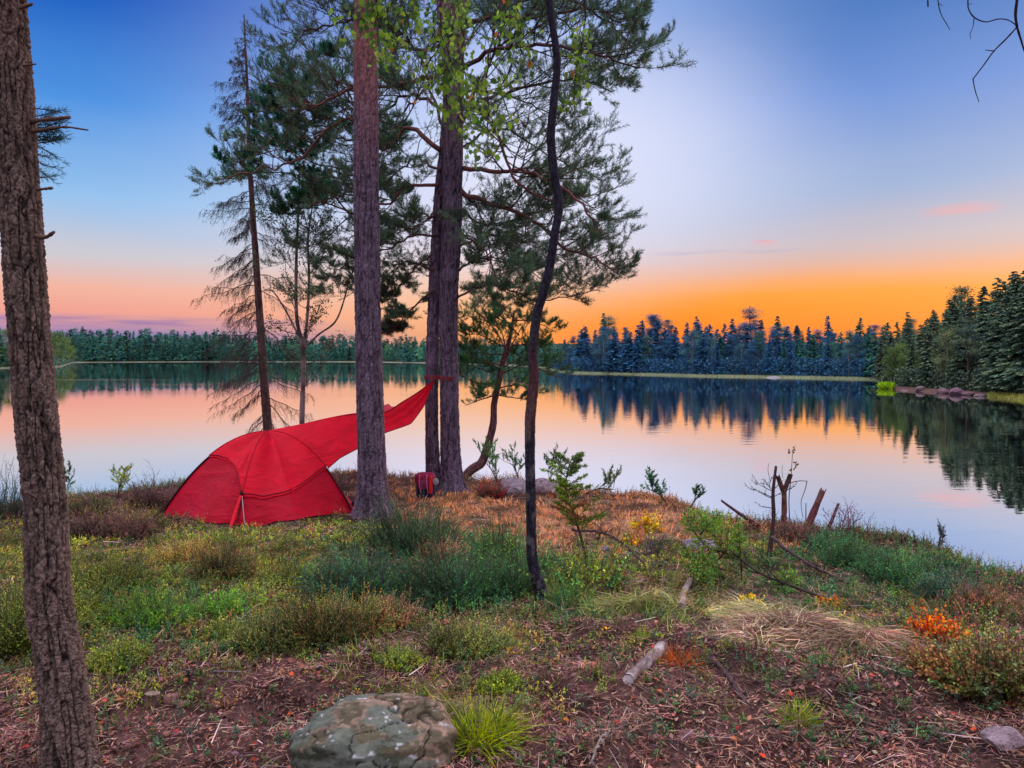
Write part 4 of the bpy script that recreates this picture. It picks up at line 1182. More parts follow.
def dome(sv, off=0.0, sel=None):
    """surface of the tent at angle index rows and radial fraction sv"""
    e = 1.55 + .60 * pflag[:, None]
    xy = ctr + (foot_xy - ctr)[:, None, :] * (sv[..., None]) 
    xy = xy - (foot_xy - ctr)[:, None, :] * (.045 * (1 - pflag[:, None]) * np.sin(np.clip(sv, 0, 1) * math.pi))[..., None]
    z = H - (H - foot_z)[:, None] * sv ** e - .03 * (1 - pflag[:, None]) * np.sin(np.clip(sv, 0, 1) * math.pi)
    p = np.concatenate([xy, z[..., None]], -1)
    if off:
        o = norm(np.concatenate([(foot_xy - ctr)[:, None, :].repeat(sv.shape[1], 1) * sv[..., None], np.full(sv.shape + (1,), .6)], -1))
        p = p + o * off
    return p


def gridmesh(mb, V, col, wrap=False, flip=False):
    a, b = V.shape[:2]
    i = np.arange(a if wrap else a - 1)[:, None]; j = np.arange(b - 1)[None]; k = (i + 1) % a
    q = np.stack([i * b + j, k * b + j, k * b + j + 1, i * b + j + 1], -1).reshape(-1, 4)
    if flip: q = q[:, ::-1]
    mb.add(V.reshape(-1, 3), q, None, col)


tent = empty('tent', (ctr[0], ctr[1], float(foot_z.mean())), 'red dome tent pitched on the heath beside the straight pine', 'tent')
mb = MB(); sv = np.tile(np.linspace(.0, 1, NSr), (NT, 1)); gridmesh(mb, dome(sv), (.5, .01, .03), True)
body = mb.build('tent_body', M_RED, tent, smooth=True)
# upper fly with a scalloped hem
hemk = [(0, .68), (1, .66), (2, .70), (3, .66), (4, .66), (5, .62), (6, .55), (6.5, .50), (7, .53), (7.5, .63), (8, .83), (8.5, .81), (9, .77), (9.5, .72), (10, .68)]
hem = np.interp(u, [a for a, _ in hemk], [b for _, b in hemk])
sv = np.linspace(.0, 1, 26)[None] * hem[:, None]
mb = MB(); V1 = dome(sv, .022); gridmesh(mb, V1, (.5, .01, .03), True)
lip = dome(np.stack([hem, hem + .012], 1), .022); lip[:, 1, 2] -= .012
gridmesh(mb, lip, (.5, .01, .03), True)
fly = mb.build('tent_fly', M_RED2, tent, smooth=True)
DKR = (.19, .005, .014)
for idx, s0, s1, c, r in ((0, .02, .68, (.42, .006, .018), .005), (0, .68, 1.0, (.06, .006, .01), .012), (6, .02, .55, (.42, .006, .018), .005), (6, .55, 1.0, (.02, .004, .008), .012), (8, .02, .83, (.42, .006, .018), .005), (8, .83, .99, (.12, .005, .01), .007)):
    ss = np.linspace(s0, s1, 30)
    k = int(round(idx / len(ring) * NT)) % NT
    p = dome(np.tile(ss, (NT, 1)), .026 if s1 < .9 else .010)[k]
    mb = MB(); tube(mb, p, r, 7, c); mb.build('pole_sleeve', M_CLOTH, tent, smooth=True)
# piping on the hem
mb = MB(); p = dome(hem[:, None] + np.zeros((NT, 1)), .026)[:, 0]; p = np.vstack([p, p[:1]]); tube(mb, p, .0055, 6, DKR, cap=False); mb.build('hem_piping', M_CLOTH, tent, smooth=True)
# vent hood over the left door
# front guy webbing and strap
a = P(248, 494, 8.62); g1 = G(229, 533); g2 = G(245, 527)
k8 = int(round(8 / len(ring) * NT)); a = dome(np.full((NT, 1), .83), .03)[k8, 0]
mb = MB(); s_ = np.array([.018, 0, 0])
V = np.array([[a - s_ * .7, a + s_ * .7], [(a * .5 + g1 * .5) - s_ * 1.3, (a * .5 + g1 * .5) + s_ * .7], [g1 - s_ * .8, g1 + s_ * .8]]); V[..., 2] += .01
gridmesh(mb, V, (.5, .01, .03)); mb.build('guy_web', M_RED2, tent)
mb = MB(); tube(mb, catmull([a, a * .5 + g2 * .5 + [.01, -.03, 0], g2 + [0, -.01, .02]], 10), .006, 5, (.55, .45, .5)); mb.build('strap', M_CLOTH, tent)
mb = MB(); tube(mb, [a + [0, -.012, .03], a + [0, -.018, 0], a + [0, -.012, -.035]], [.016, .022, .012], 8, (.03, .008, .012)); mb.build('strap_buckle', M_CLOTH, tent, smooth=True)
for g_ in (g1, G(354, 516)):
    mb = MB(); tube(mb, [g_ + [0, 0, .05], g_ + [.01, 0, -.08]], .004, 5, (.4, .4, .42)); mb.build('peg', M_CLOTH, tent)
# tab on the front hem
k9 = int(round(9.1 / len(ring) * NT)); h9 = dome(hem[:, None], .03)[k9, 0]
mb = MB(); V = np.array([[h9 + [-.03, 0, .02], h9 + [.03, 0, .02]], [h9 + [-.012, -.01, -.06], h9 + [.012, -.01, -.06]]]); gridmesh(mb, V, (.4, .01, .02)); mb.build('toggle_tab', M_RED2, tent)

# the tarp wing from the tent's ridge up to the twin pine
tarp = empty('tarp', P(350, 430, 9.8), 'red tarp wing stretched from the tent up to the twin pine', 'tarp')
T_ = [(270, 432.5, 9.45), (300, 426, 9.55), (330, 418.5, 9.7), (357, 413.5, 9.9), (385, 412, 10.2), (402, 402, 10.45), (418, 392, 10.6), (434, 380, 10.72)]
E0 = dome(np.full((NT, 1), .70), .03)[0, 0]; _e = proj(E0)
B_ = [(float(_e[0]), float(_e[1]), float(E0[1])), (340, 458, 9.28), (355, 450, 9.45), (370, 441.5, 9.68), (386, 432.5, 9.9), (411, 423.5, 10.25), (424, 406, 10.5), (434.3, 381, 10.72)]
K_ = [(280, 434, 9.7), (300, 428, 10.0), (330, 421, 10.3), (357, 416, 10.6), (388.5, 403.5, 11.0), (394, 409, 10.8), (410, 397.5, 10.75), (434, 380, 10.73)]
nu, nv = 90, 26
TT, BB, KK = [catmull([P(*q) for q in L_], nu) for L_ in (T_, B_, K_)]
def straight(L_, n):
    q = np.array([P(*a) for a in L_]); t_ = np.linspace(0, len(q) - 1, n); return np.stack([np.interp(t_, np.arange(len(q)), q[:, k]) for k in range(3)], 1)
BB = BB * .25 + straight(B_, nu) * .75; KK = straight(K_, nu)
v_ = np.linspace(0, 1, nv)[None, :, None]
S1 = TT[:, None] * (1 - v_) + BB[:, None] * v_
uu = np.linspace(0, 1, nu)[:, None]
C0 = dome(np.tile(np.linspace(0, .70, nv), (NT, 1)), .03)[0]
S1 = S1 + (C0 - S1[0])[None] * ((1 - uu) ** 2.2)[..., None]
bul = -.035 * np.sin(np.clip((uu - .1) / .9, 0, 1) * math.pi) * np.sin(v_[..., 0] * math.pi)
fold = .014 * np.sin(v_[..., 0] * 19 + uu * 7) * sstep(.3, .7, uu) * np.sin(v_[..., 0] * math.pi)
S1[..., 1] -= bul + fold; S1[..., 2] += bul * .8 + fold
mb = MB(); gridmesh(mb, S1, (.6, .01, .02)); mb.build('tarp_panel', M_RED2, tarp, smooth=True)
v2 = np.linspace(0, 1, 14)[None, :, None]
S2 = TT[:, None] * (1 - v2) + KK[:, None] * v2
mb = MB(); gridmesh(mb, S2, (.6, .01, .02)); mb.build('tarp_panel', M_RED2, tarp, smooth=True)
for E_ in (S1[:, -1], TT):
    mb = MB(); tube(mb, E_ + [0, -.006, 0], .006, 5, DKR, cap=False); mb.build('seam', M_CLOTH, tarp, smooth=True)
mb = MB()
tip = P(434, 380, 10.72)
for k in range(3):
    an = np.linspace(0, TAU, 40); cxy = P(441, 378, DT + .03)
    p = np.stack([cxy[0] + .30 * np.cos(an) * .82, cxy[1] + .235 * np.sin(an), tip[2] + .02 * k + .01 + .01 * np.sin(an * 2)], 1)
    tube(mb, p, .006, 5, (.30, .02, .03), cap=False)
mb.build('cord', M_CLOTH, tarp)

# ------------------------------------------------------------------ backpack
def superbox(mb, c, h, e=.35, col=(.2, .2, .2), rot=0.0, n=28, taper=0.0, lean=0.0):
    th = np.linspace(-math.pi / 2, math.pi / 2, n); ph = np.linspace(0, TAU, 2 * n + 1)[:-1]
    f = lambda x, p: np.sign(x) * np.abs(x) ** p
    Tt, Ph = np.meshgrid(th, ph, indexing='ij')
    x = f(np.cos(Tt), e) * f(np.cos(Ph), e); y = f(np.cos(Tt), e) * f(np.sin(Ph), e); z = f(np.sin(Tt), e)
    k = 1 - taper * (z + 1) / 2
    x = x * h[0] * k; y = y * h[1] * k + lean * (z + 1) * h[2]; z = z * h[2]
    w = 1 + .05 * (fbm(x * 18 + 3, z * 18 + y * 9, 4, 3) - .5)
    X_ = (x * math.cos(rot) - y * math.sin(rot)) * w + c[0]; Y_ = (x * math.sin(rot) + y * math.cos(rot)) * w + c[1]
    V = np.stack([X_, Y_, z * w + c[2]], -1).reshape(-1, 3)
    m2 = len(ph); i = np.arange(n - 1)[:, None] * m2; j = np.arange(m2)[None]; kk = (j + 1) % m2
    mb.add(V, np.stack([i + j, i + kk, i + m2 + kk, i + m2 + j], -1).reshape(-1, 4), None, col)


DBK = 10.35; b0 = P(425, 497, DBK); gb = ground_z(b0[0], DBK); sc_ = DBK / F
bp_ = empty('backpack', (b0[0], DBK, gb), 'purple and navy hiking backpack with a red strap leaning on the twin pine', 'backpack')
cx_ = b0[0]; hz = (497 - 471) * sc_
mb = MB(); superbox(mb, (cx_, DBK + .1, gb + hz * .34), (.135, .10, hz * .36), .45, (.025, .022, .075), lean=.05); mb.build('pack_body', M_CLOTH, bp_, smooth=True)
mb = MB(); superbox(mb, (cx_ - .01, DBK + .09, gb + hz * .74), (.145, .11, hz * .24), .6, (.28, .012, .06), lean=.05); mb.build('pack_lid', M_CLOTH, bp_, smooth=True)
mb = MB(); superbox(mb, (cx_ - .02, DBK - .01, gb + hz * .55), (.09, .045, hz * .18), .55, (.20, .015, .07)); mb.build('front_pocket', M_CLOTH, bp_, smooth=True)
mb = MB(); superbox(mb, (cx_ + .085, DBK - .03, gb + hz * .55), (.024, .02, hz * .36), .5, (.65, .02, .02)); mb.build('red_strap', M_CLOTH, bp_, smooth=True)
mb = MB(); superbox(mb, (cx_ + .15, DBK - .0, gb + hz * .66), (.045, .018, .05), .95, (.30, .28, .32)); mb.build('tin_mug', M_CLOTH, bp_, smooth=True)
for sx_ in (-.07, .03):
    mb = MB(); tube(mb, catmull([(cx_ + sx_, DBK - .03, gb + hz * .95), (cx_ + sx_, DBK - .055, gb + hz * .6), (cx_ + sx_ + .02, DBK - .03, gb + hz * .2)], 12), .008, 5, (.5, .15, .3)); mb.build('webbing', M_CLOTH, bp_, smooth=True)
# dark bundle lying at the tent's right corner
g_ = G(359, 508)
mb = MB(); superbox(mb, g_ + [0, .05, .05], (.10, .07, .05), .7, (.03, .03, .05), rot=.4); o = mb.build('stuff_sack', M_CLOTH, smooth=True)
tag(o, 'small dark stuff sack lying at the right corner of the tent', 'bag')


# ------------------------------------------------------------------ rocks
def rock(name, px, py, hw, hh, depth_k, seed, col, label, cat='rock', group=None, moss=None, sink=.35, rough=.16, tan=None, d=None):
    g = G(px, py) if d is None else np.array([(px - 512) / F * d, d, ground_z((px - 512) / F * d, d)])
    k = g[1] / F
    rx, rz = hw * k, hh * k
    n = 150 if hw > 50 else 60; th = np.linspace(-math.pi / 2, math.pi / 2, n); ph = np.linspace(0, TAU, 2 * n + 1)[:-1]
    Tt, Ph = np.meshgrid(th, ph, indexing='ij')
    f = lambda x, p: np.sign(x) * np.abs(x) ** p
    x = f(np.cos(Tt), .95) * f(np.cos(Ph), .9); y = f(np.cos(Tt), .95) * f(np.sin(Ph), .9); z = f(np.sin(Tt), .95)
    w = 1 + rough * 2.2 * (fbm(x * 1.3 + seed, z * 1.3 + y * 1.1, seed, 3) - .5) + rough * .9 * (fbm(x * 4 + seed, z * 4 + y * 3, seed + 3, 6) - .5)
    # a few flat broken faces
    r = np.random.default_rng(seed)
    pos = np.stack([x, y, z], -1) * w[..., None]
    for _ in range(7):
        nrm = norm(r.normal(size=3) + [0, -.2, .4]); lim = .72 + .2 * r.random()
        dd = pos @ nrm - lim; pos = pos - np.clip(dd, 0, None)[..., None] * nrm * .85
    V = pos * np.array([rx, rx * depth_k, rz]) + g + [0, 0, rz * (1 - 2 * sink)]
    n1 = fbm(pos[..., 0] * 4 + seed, pos[..., 2] * 4 + pos[..., 1] * 3, seed + 8, 6); n2 = .5 * fbm(pos[..., 0] * 8, pos[..., 2] * 8 + pos[..., 1] * 6, seed + 9, 4) + .5 * fbm(pos[..., 0] * 26, pos[..., 2] * 26 + pos[..., 1] * 20, seed + 10, 3)
    c = np.array(col) * (.6 + .8 * n2)[..., None]
    if tan is not None:
        t_ = (sstep(.62, .85, pos[..., 2] + (n1 - .5) * 1.3) * .85 + sstep(.45, .75, pos[..., 0] + (n1 - .5) * 1.2) * .85)[..., None].clip(0, 1); c = c * (1 - t_) + np.array(tan) * (.6 + .8 * n2)[..., None] * t_
    if moss is not None:
        t_ = (sstep(.50, .56, n1 * .55 + n2 * .45) * .75)[..., None]; c = c * (1 - t_) + np.array(moss) * (.5 + n2)[..., None] * t_
    wl_ = fbm(pos[..., 0] * 11 + 3, pos[..., 2] * 11 + pos[..., 1] * 9, seed + 20, 2); t_ = (sstep(.78, .82, wl_) * .9)[..., None]; c = c * (1 - t_) + np.array((.42, .42, .46)) * t_
    cr = np.abs(fbm(pos[..., 0] * 2.2 + 9, pos[..., 2] * 4 + pos[..., 1], seed + 30, 3) - .5); t_ = (1 - sstep(.0, .02, cr))[..., None]; c = c * (1 - .8 * t_)
    V = V - norm(pos) * (t_ * .012 * min(1, rx * 4))
    m2 = len(ph); i = np.arange(n - 1)[:, None] * m2; j = np.arange(m2)[None]; kk = (j + 1) % m2
    mb = MB(); mb.add(V, np.stack([i + j, i + kk, i + m2 + kk, i + m2 + j], -1).reshape(-1, 4), None, c.reshape(-1, 3))
    o = mb.build(name, M_ROCK, smooth=True); tag(o, label, cat, group); return o


rock('boulder', 372, 752, 82, 68, .85, 3, (.125, .14, .115), 'big mossy boulder with a tan broken rim in the foreground', 'boulder', moss=(.035, .045, .022), tan=(.32, .21, .155), sink=.5, d=2.9, rough=.2)
rock('rock', 1012, 772, 20, 16, .8, 7, (.33, .24, .27), 'small pinkish stone at the bottom right corner', d=2.98, sink=.4)
rock('rock', 514, 494, 15, 11, .8, 11, (.34, .27, .32), 'pale grey stone left in the pair behind the dark birch', sink=.25)
rock('rock', 545, 492, 14, 10, .8, 13, (.36, .27, .32), 'pale grey stone right in the pair behind the dark birch', sink=.25)
rock('rock', 700, 548, 17, 7, .8, 15, (.27, .22, .30), 'flat lilac grey stone in the dry grass right of centre', sink=.3)
rock('rock', 430, 486, 9, 5, .8, 16, (.30, .24, .28), 'flat stone on the shore edge behind the backpack', sink=.3, d=12.3)
rock('stone', 424, 706, 7, 6, .8, 17, (.22, .11, .10), 'rounded reddish stone right behind the big boulder', 'stone', sink=.35)
rock('stone', 687, 741, 10, 7, .8, 18, (.22, .10, .10), 'rounded brown red stone in the leaf litter at lower centre right', 'stone', sink=.35)
rock('stone', 172, 703, 8, 7, .8, 19, (.28, .13, .12), 'round reddish stone beside the small cut stump', 'stone', sink=.3)
rock('stone', 182, 709, 6, 5, .8, 20, (.30, .15, .14), 'smallest pink stone right of the cut stump', 'stone', sink=.3)
rock('stone', 605, 552, 5, 4, .8, 21, (.25, .22, .30), 'small grey stone beside the dry grass bank', 'stone', sink=.3)
for k, (px, d, hw, hh, c) in enumerate(((905, 104, 4, 2, (.26, .18, .18)), (921, 102.5, 5, 2.5, (.3, .22, .22)), (944, 97, 6, 4, (.22, .13, .15)), (957, 94.5, 8, 5, (.24, .14, .18)), (969, 92.5, 7, 3, (.22, .13, .15)), (981, 90, 6, 3, (.24, .17, .18)), (774, 163.5, 8, 2.5, (.4, .38, .4)), (640, 184, 6, 2, (.4, .38, .4)), (655, 182, 5, 2, (.4, .38, .38)))):
    g = np.array([(px - 512) / F * d, d])
    rock('boulder', px, 0, hw, hh, .8, 40 + k, c, ('pinkish shore boulder below the wood on the right cape' if k < 6 else 'pale low boulder on the shoreline across the bay'), 'boulder', 'boulders on the right cape' if k < 6 else 'boulders across the bay', sink=.25, d=d)


# ------------------------------------------------------------------ dead wood
def log(name, p, q, r0, r1, col, end, label, cat, seed=1, ragged=.0):
    p = np.array(p, float); q = np.array(q, float)
    mb = MB(); n = 40; sd = 20
    pts = p + (q - p) * np.linspace(0, 1, n)[:, None]
    L = np.linalg.norm(q - p); pts[1:-1] += np.sin(np.linspace(0, math.pi, n - 2))[:, None] * R.normal(size=3) * min(L, .6) * .012
    t, u_, w_ = frames(pts); a = np.arange(sd) * TAU / sd
    A, S = np.meshgrid(a / TAU, np.linspace(0, L, n)); rm = (r0 + r1) / 2
    rr = (r0 + (r1 - r0) * np.linspace(0, 1, n))[:, None] * (1 + .22 * (vnoise(A * 8, S / rm * .5, seed, 8) - .5) + .12 * (vnoise(A * 16, S / rm * 2, seed + 1, 16) - .5))
    V = pts[:, None] + (np.cos(a)[None, :, None] * u_[:, None] + np.sin(a)[None, :, None] * w_[:, None]) * rr[..., None]
    if ragged:
        V[-1] += t[-1] * (R.random((sd, 1)) * ragged); V[-2] += t[-1] * (R.random((sd, 1)) * ragged * .4)
    c = np.array(col) * (.55 + .9 * vnoise(A * 10, S / rm * .8, seed + 2, 10))[..., None]
    pe = sstep(.62, .75, vnoise(A * 4, S / rm * .4, seed + 4, 4))[..., None]; c = c * (1 - pe) + np.array(end) * .7 * pe
    i = np.arange(n - 1)[:, None] * sd; j = np.arange(sd)[None]; kk = (j + 1) % sd
    nv_ = n * sd
    jj = np.arange(sd); k2 = (jj + 1) % sd
    V2 = np.vstack([V.reshape(-1, 3), V[0] * .999, V[-1] * 1.0, [pts[0]], [pts[-1] - t[-1] * ragged * .5]])
    tr = np.vstack([np.stack([np.full(sd, nv_ + 2 * sd), nv_ + k2, nv_ + jj], -1), np.stack([np.full(sd, nv_ + 2 * sd + 1), nv_ + sd + jj, nv_ + sd + k2], -1)])
    mb.add(V2, np.stack([i + j, i + kk, i + sd + kk, i + sd + j], -1).reshape(-1, 4), tr, np.vstack([c.reshape(-1, 3), np.tile(end, (2 * sd + 2, 1))]))
    o = mb.build(name, M_TWIG, smooth=True)
    if label: tag(o, label, cat)
    return o


g = G(628, 686); g2_ = G(662, 652)
log('log', g + [0, 0, .035], g2_ + [0, 0, .02], .026, .036, (.22, .16, .165), (.62, .55, .56), 'short broken log with a pale cut end lying in the leaf litter', 'log', 2)
g = G(681, 612); g2_ = G(690, 586)
log('log', g + [0, 0, .03], g2_ + [0, 0, .04], .026, .02, (.34, .25, .26), (.45, .33, .3), 'short peeled whitish log piece behind the rust coloured tuft', 'log', 5)
g = G(152, 707)
log('tree_stump', g + [0, 0, -.05], g + [0, .01, .055], .038, .034, (.14, .09, .08), (.26, .17, .15), 'tiny cut stump beside two reddish stones at lower left', 'stump', 6)
log('branch', G(70, 765) + [-.04, -.02, .02], G(38, 772) + [0, -.1, .03], .006, .004, (.4, .34, .34), (.5, .4, .4), 'pale dead stick at the foot of the nearest pine', 'stick', 6)
# the broken snags on the right edge of the bank
def up(px, py, px2, py2, dd=0.0):
    g = G(px, py); return g, P(px2, py2, g[1] + dd)
a, b = up(768, 557, 776, 466)
st_ = empty('dead_sapling', a, 'thin dead sapling pole with a mossy twig standing left of the broken snags', 'sapling')
mb = MB(); tube(mb, catmull([a + [0, 0, -.1], a * .6 + b * .4 + [.02, 0, 0], a * .3 + b * .7 + [-.005, 0, 0], b], 20), np.linspace(.022, .012, 20) * (1 + .06 * R.normal(size=20)), 9, (.075, .04, .045)); mb.build('trunk', M_TWIG, st_, smooth=True)
mb = MB(); tp = Tips()
for k in range(7):
    q = a + (b - a) * (.45 + .3 * R.random()); grow(mb, tp, q, [-1 if k < 5 else .6, R.normal() * .4, .35], .12 + .12 * R.random(), .005, 1, nchild=(5, 3), seg=4, col=np.array((.10, .05, .05)))
mb.build('twig', M_TWIG, st_)
mb = MB(); tufts(mb, tp, 6, .022, .006, ((.06, .09, .06), (.09, .10, .08), (.05, .08, .05))); mb.build('needles', M_NEEDLE, st_)
a, b = up(784, 528, 784, 489)
sn = empty('broken_snag', a, 'reddish broken snag forking at the top like a Y', 'snag')
o = log('trunk', a + [0, 0, -.1], b, .032, .026, (.13, .055, .05), (.25, .12, .09), None, None, 7); o.parent = sn; o.matrix_parent_inverse = sn.matrix_basis.inverted()
for (x2, y2, r_) in ((778, 477, .034), (790, 476, .036)):
    o = log('fork', b - [0, 0, .04], P(x2, y2, b[1]), .024, r_ * .68, (.12, .05, .045), (.06, .03, .03), None, None, 8, .03); o.parent = sn; o.matrix_parent_inverse = sn.matrix_basis.inverted()
a, b = up(804, 530, 822, 493)
log('broken_snag', a + [0, 0, -.1], b, .042, .030, (.16, .05, .06), (.28, .12, .11), 'leaning splintered red snag right of the forked one', 'snag', 9, .07)
a, b = up(823, 524, 838, 505)
log('broken_snag', a + [0, 0, -.1], b, .022, .012, (.13, .05, .045), (.2, .1, .08), 'smallest leaning stub at the right of the snags', 'snag', 10, .03)
a, b = up(760, 527, 722, 501)
log('dead_branch', a + [0, 0, 0], b, .024, .012, (.10, .05, .06), (.2, .1, .1), 'bare broken branch sticking up left of the snags over the water', 'branch', 11, .02)
a, b = up(792, 522, 793, 448)
sp_ = empty('bare_sapling', a, 'thin wiry bare sapling rising between the broken snags', 'sapling')
mb = MB(); dd_ = a[1]
def wire(pl, r0, r1, mbx):
    tube(mbx, catmull([P(x, y, dd_) for x, y in pl], 14), np.linspace(r0, r1, 14), 5, (.10, .055, .06))
wire([(790, 524), (789, 500), (791, 478), (792, 462), (793, 449)], .006, .0025, mb); mb.build('trunk', M_TWIG, sp_)
mb = MB(); wire([(790, 483), (798, 481), (807, 481)], .005, .004, mb); wire([(807, 481), (805, 490), (801, 502), (803, 518)], .005, .003, mb); wire([(783, 478), (782, 470), (783, 465)], .003, .002, mb); wire([(770, 480), (768, 470), (769, 463)], .003, .002, mb); wire([(806, 520), (806, 508), (806, 503)], .006, .004, mb); mb.build('twig', M_TWIG, sp_)
mb = MB()
for (x, y) in ((795, 463), (793, 450), (794, 466), (791, 453), (792, 470)):
    c0 = P(x, y, dd_) + R.normal(size=(5, 3)) * .015; leaves(mb, c0, R.normal(size=(5, 3)), .035, .024, (.14, .07, .04))
mb.build('leaves', M_LEAF, sp_)
# crooked boughs lying on the heath
def bough(pl, r0, r1, label, name='dead_branch', lift=.05, nt_=0, col=(.085, .05, .055)):
    pts = []
    for (x, y, h) in pl:
        g = G(x, y); pts.append(g + [0, 0, h])
    mb = MB(); p = catmull(pts, 40); p[1:-1] += R.normal(size=(38, 3)) * .004
    tube(mb, p, np.linspace(r0, r1, 40) * (1 + .08 * R.normal(size=40)), 8, col)
    tp = Tips()
    for k in range(nt_):
        i = R.integers(6, 36); grow(mb, tp, p[i], norm(p[min(i + 2, 39)] - p[i]) + R.normal(size=3) * .6, .12 + .2 * R.random(), r1 * .8, 1, up=.2, nchild=(3,), seg=4, col=np.array(col))
    o = mb.build(name, M_TWIG, smooth=True); tag(o, label, 'branch'); return o
bough([(572, 540, .1), (600, 545, .12), (625, 556, .10), (650, 575, .03)], .014, .007, 'crooked dead bough arching over the dry grass right of the dark birch', nt_=6)
bough([(745, 705, .0), (725, 680, .03), (700, 655, .02)], .012, .009, 'dark dead stick lying in the litter below the dry grass mound', nt_=2)
bough([(772, 562, .22), (790, 572, .16), (815, 580, .10), (850, 588, .03)], .018, .008, 'curved dark root running right from the sapling pole', nt_=3)
bough([(520, 765, .01), (500, 745, .03), (470, 730, .02)], .006, .003, 'thin pale stick beside the bright grass tuft', nt_=2, col=(.2, .14, .13))
bough([(590, 765, .0), (602, 745, .02), (612, 735, .02)], .006, .003, 'pale forked twig on the litter near the bottom centre', nt_=2, col=(.30, .25, .22))
bough([(225, 640, .01), (245, 620, .03), (262, 605, .02)], .006, .003, 'pale dry twig in the olive heath left of centre', nt_=2, col=(.30, .24, .2))
bough([(470, 505, .01), (500, 503, .03), (540, 498, .02)], .016, .01, 'weathered branch lying before the pale shore stones', nt_=3, col=(.14, .08, .08))
bough([(575, 500, .03), (600, 498, .03), (622, 497, .02)], .014, .008, 'dark branch lying on the shore right of the pale stones', nt_=3)

# ------------------------------------------------------------------ plants
def stems(mb, base, D, Ls, M, lL, lW, col, stemcol=(.06, .045, .03), sw=.003, ang=.8, upb=.4, start=.15, curve=None, perleaf=.25):
    """many leafy stems at once: base (n,3), direction D, length Ls, M leaflets each"""
    n = len(base); D = norm(D); Ls = np.broadcast_to(Ls, (n,))
    curve = R.normal(size=(n, 3)) * .22 if curve is None else curve
    f = start + (1 - start) * (np.arange(M)[None, :] + R.random((n, M))) / M
    pos = base[:, None] + D[:, None] * (Ls[:, None] * f)[..., None] + curve[:, None] * (Ls[:, None] * f ** 2)[..., None]
    tang = norm(D[:, None] + curve[:, None] * (2 * f)[..., None])
    dr = norm(tang * upb + R.normal(size=(n, M, 3)) * ang)
    sz = (.7 + .6 * R.random((n, M))) * (1.05 - .4 * f)
    lLn = np.broadcast_to(lL, (n,))[:, None]; lWn = np.broadcast_to(lW, (n,))[:, None]
    c = np.repeat(np.asarray(col)[:, None], M, 1) * (1 + R.normal(size=(n, M, 1)) * perleaf).clip(.3, 2) * (.35 + .9 * f[..., None])  # leaflets darker low on the stem: shade between clumps put into their colour
    leaves(mb, pos.reshape(-1, 3), dr.reshape(-1, 3), (lLn * sz).ravel(), (lWn * sz).ravel(), c.reshape(-1, 3).clip(.003, .9))
    if sw:
        e = base + D * Ls[:, None] * .5 + curve * Ls[:, None] * .25; e2 = base + D * Ls[:, None] + curve * Ls[:, None]
        sticks(mb, base, e, sw, sw * .7, np.tile(stemcol, (n, 1))); sticks(mb, e, e2, sw * .7, sw * .3, np.tile(stemcol, (n, 1)))


GR = [(.05, .15, .05), (.03, .10, .045), (.08, .19, .05)]
DG_ = [(.024, .085, .042), (.038, .12, .048), (.018, .06, .040), (.055, .16, .055)]
BRT = [(.08, .18, .03), (.055, .14, .035), (.12, .21, .03)]
OLI = [(.14, .17, .04), (.10, .13, .04), (.18, .16, .05), (.08, .12, .05)]
PRP = [(.14, .065, .07), (.10, .05, .05), (.18, .09, .08), (.07, .05, .035)]
YLW = [(.45, .32, .03), (.38, .38, .04), (.50, .26, .03)]
RDO = [(.48, .10, .02), (.38, .05, .02), (.52, .18, .03)]
BRN = [(.16, .08, .04), (.22, .11, .05), (.12, .06, .035), (.10, .09, .03)]
YGR = [(.15, .20, .03), (.20, .22, .035), (.10, .15, .03)]


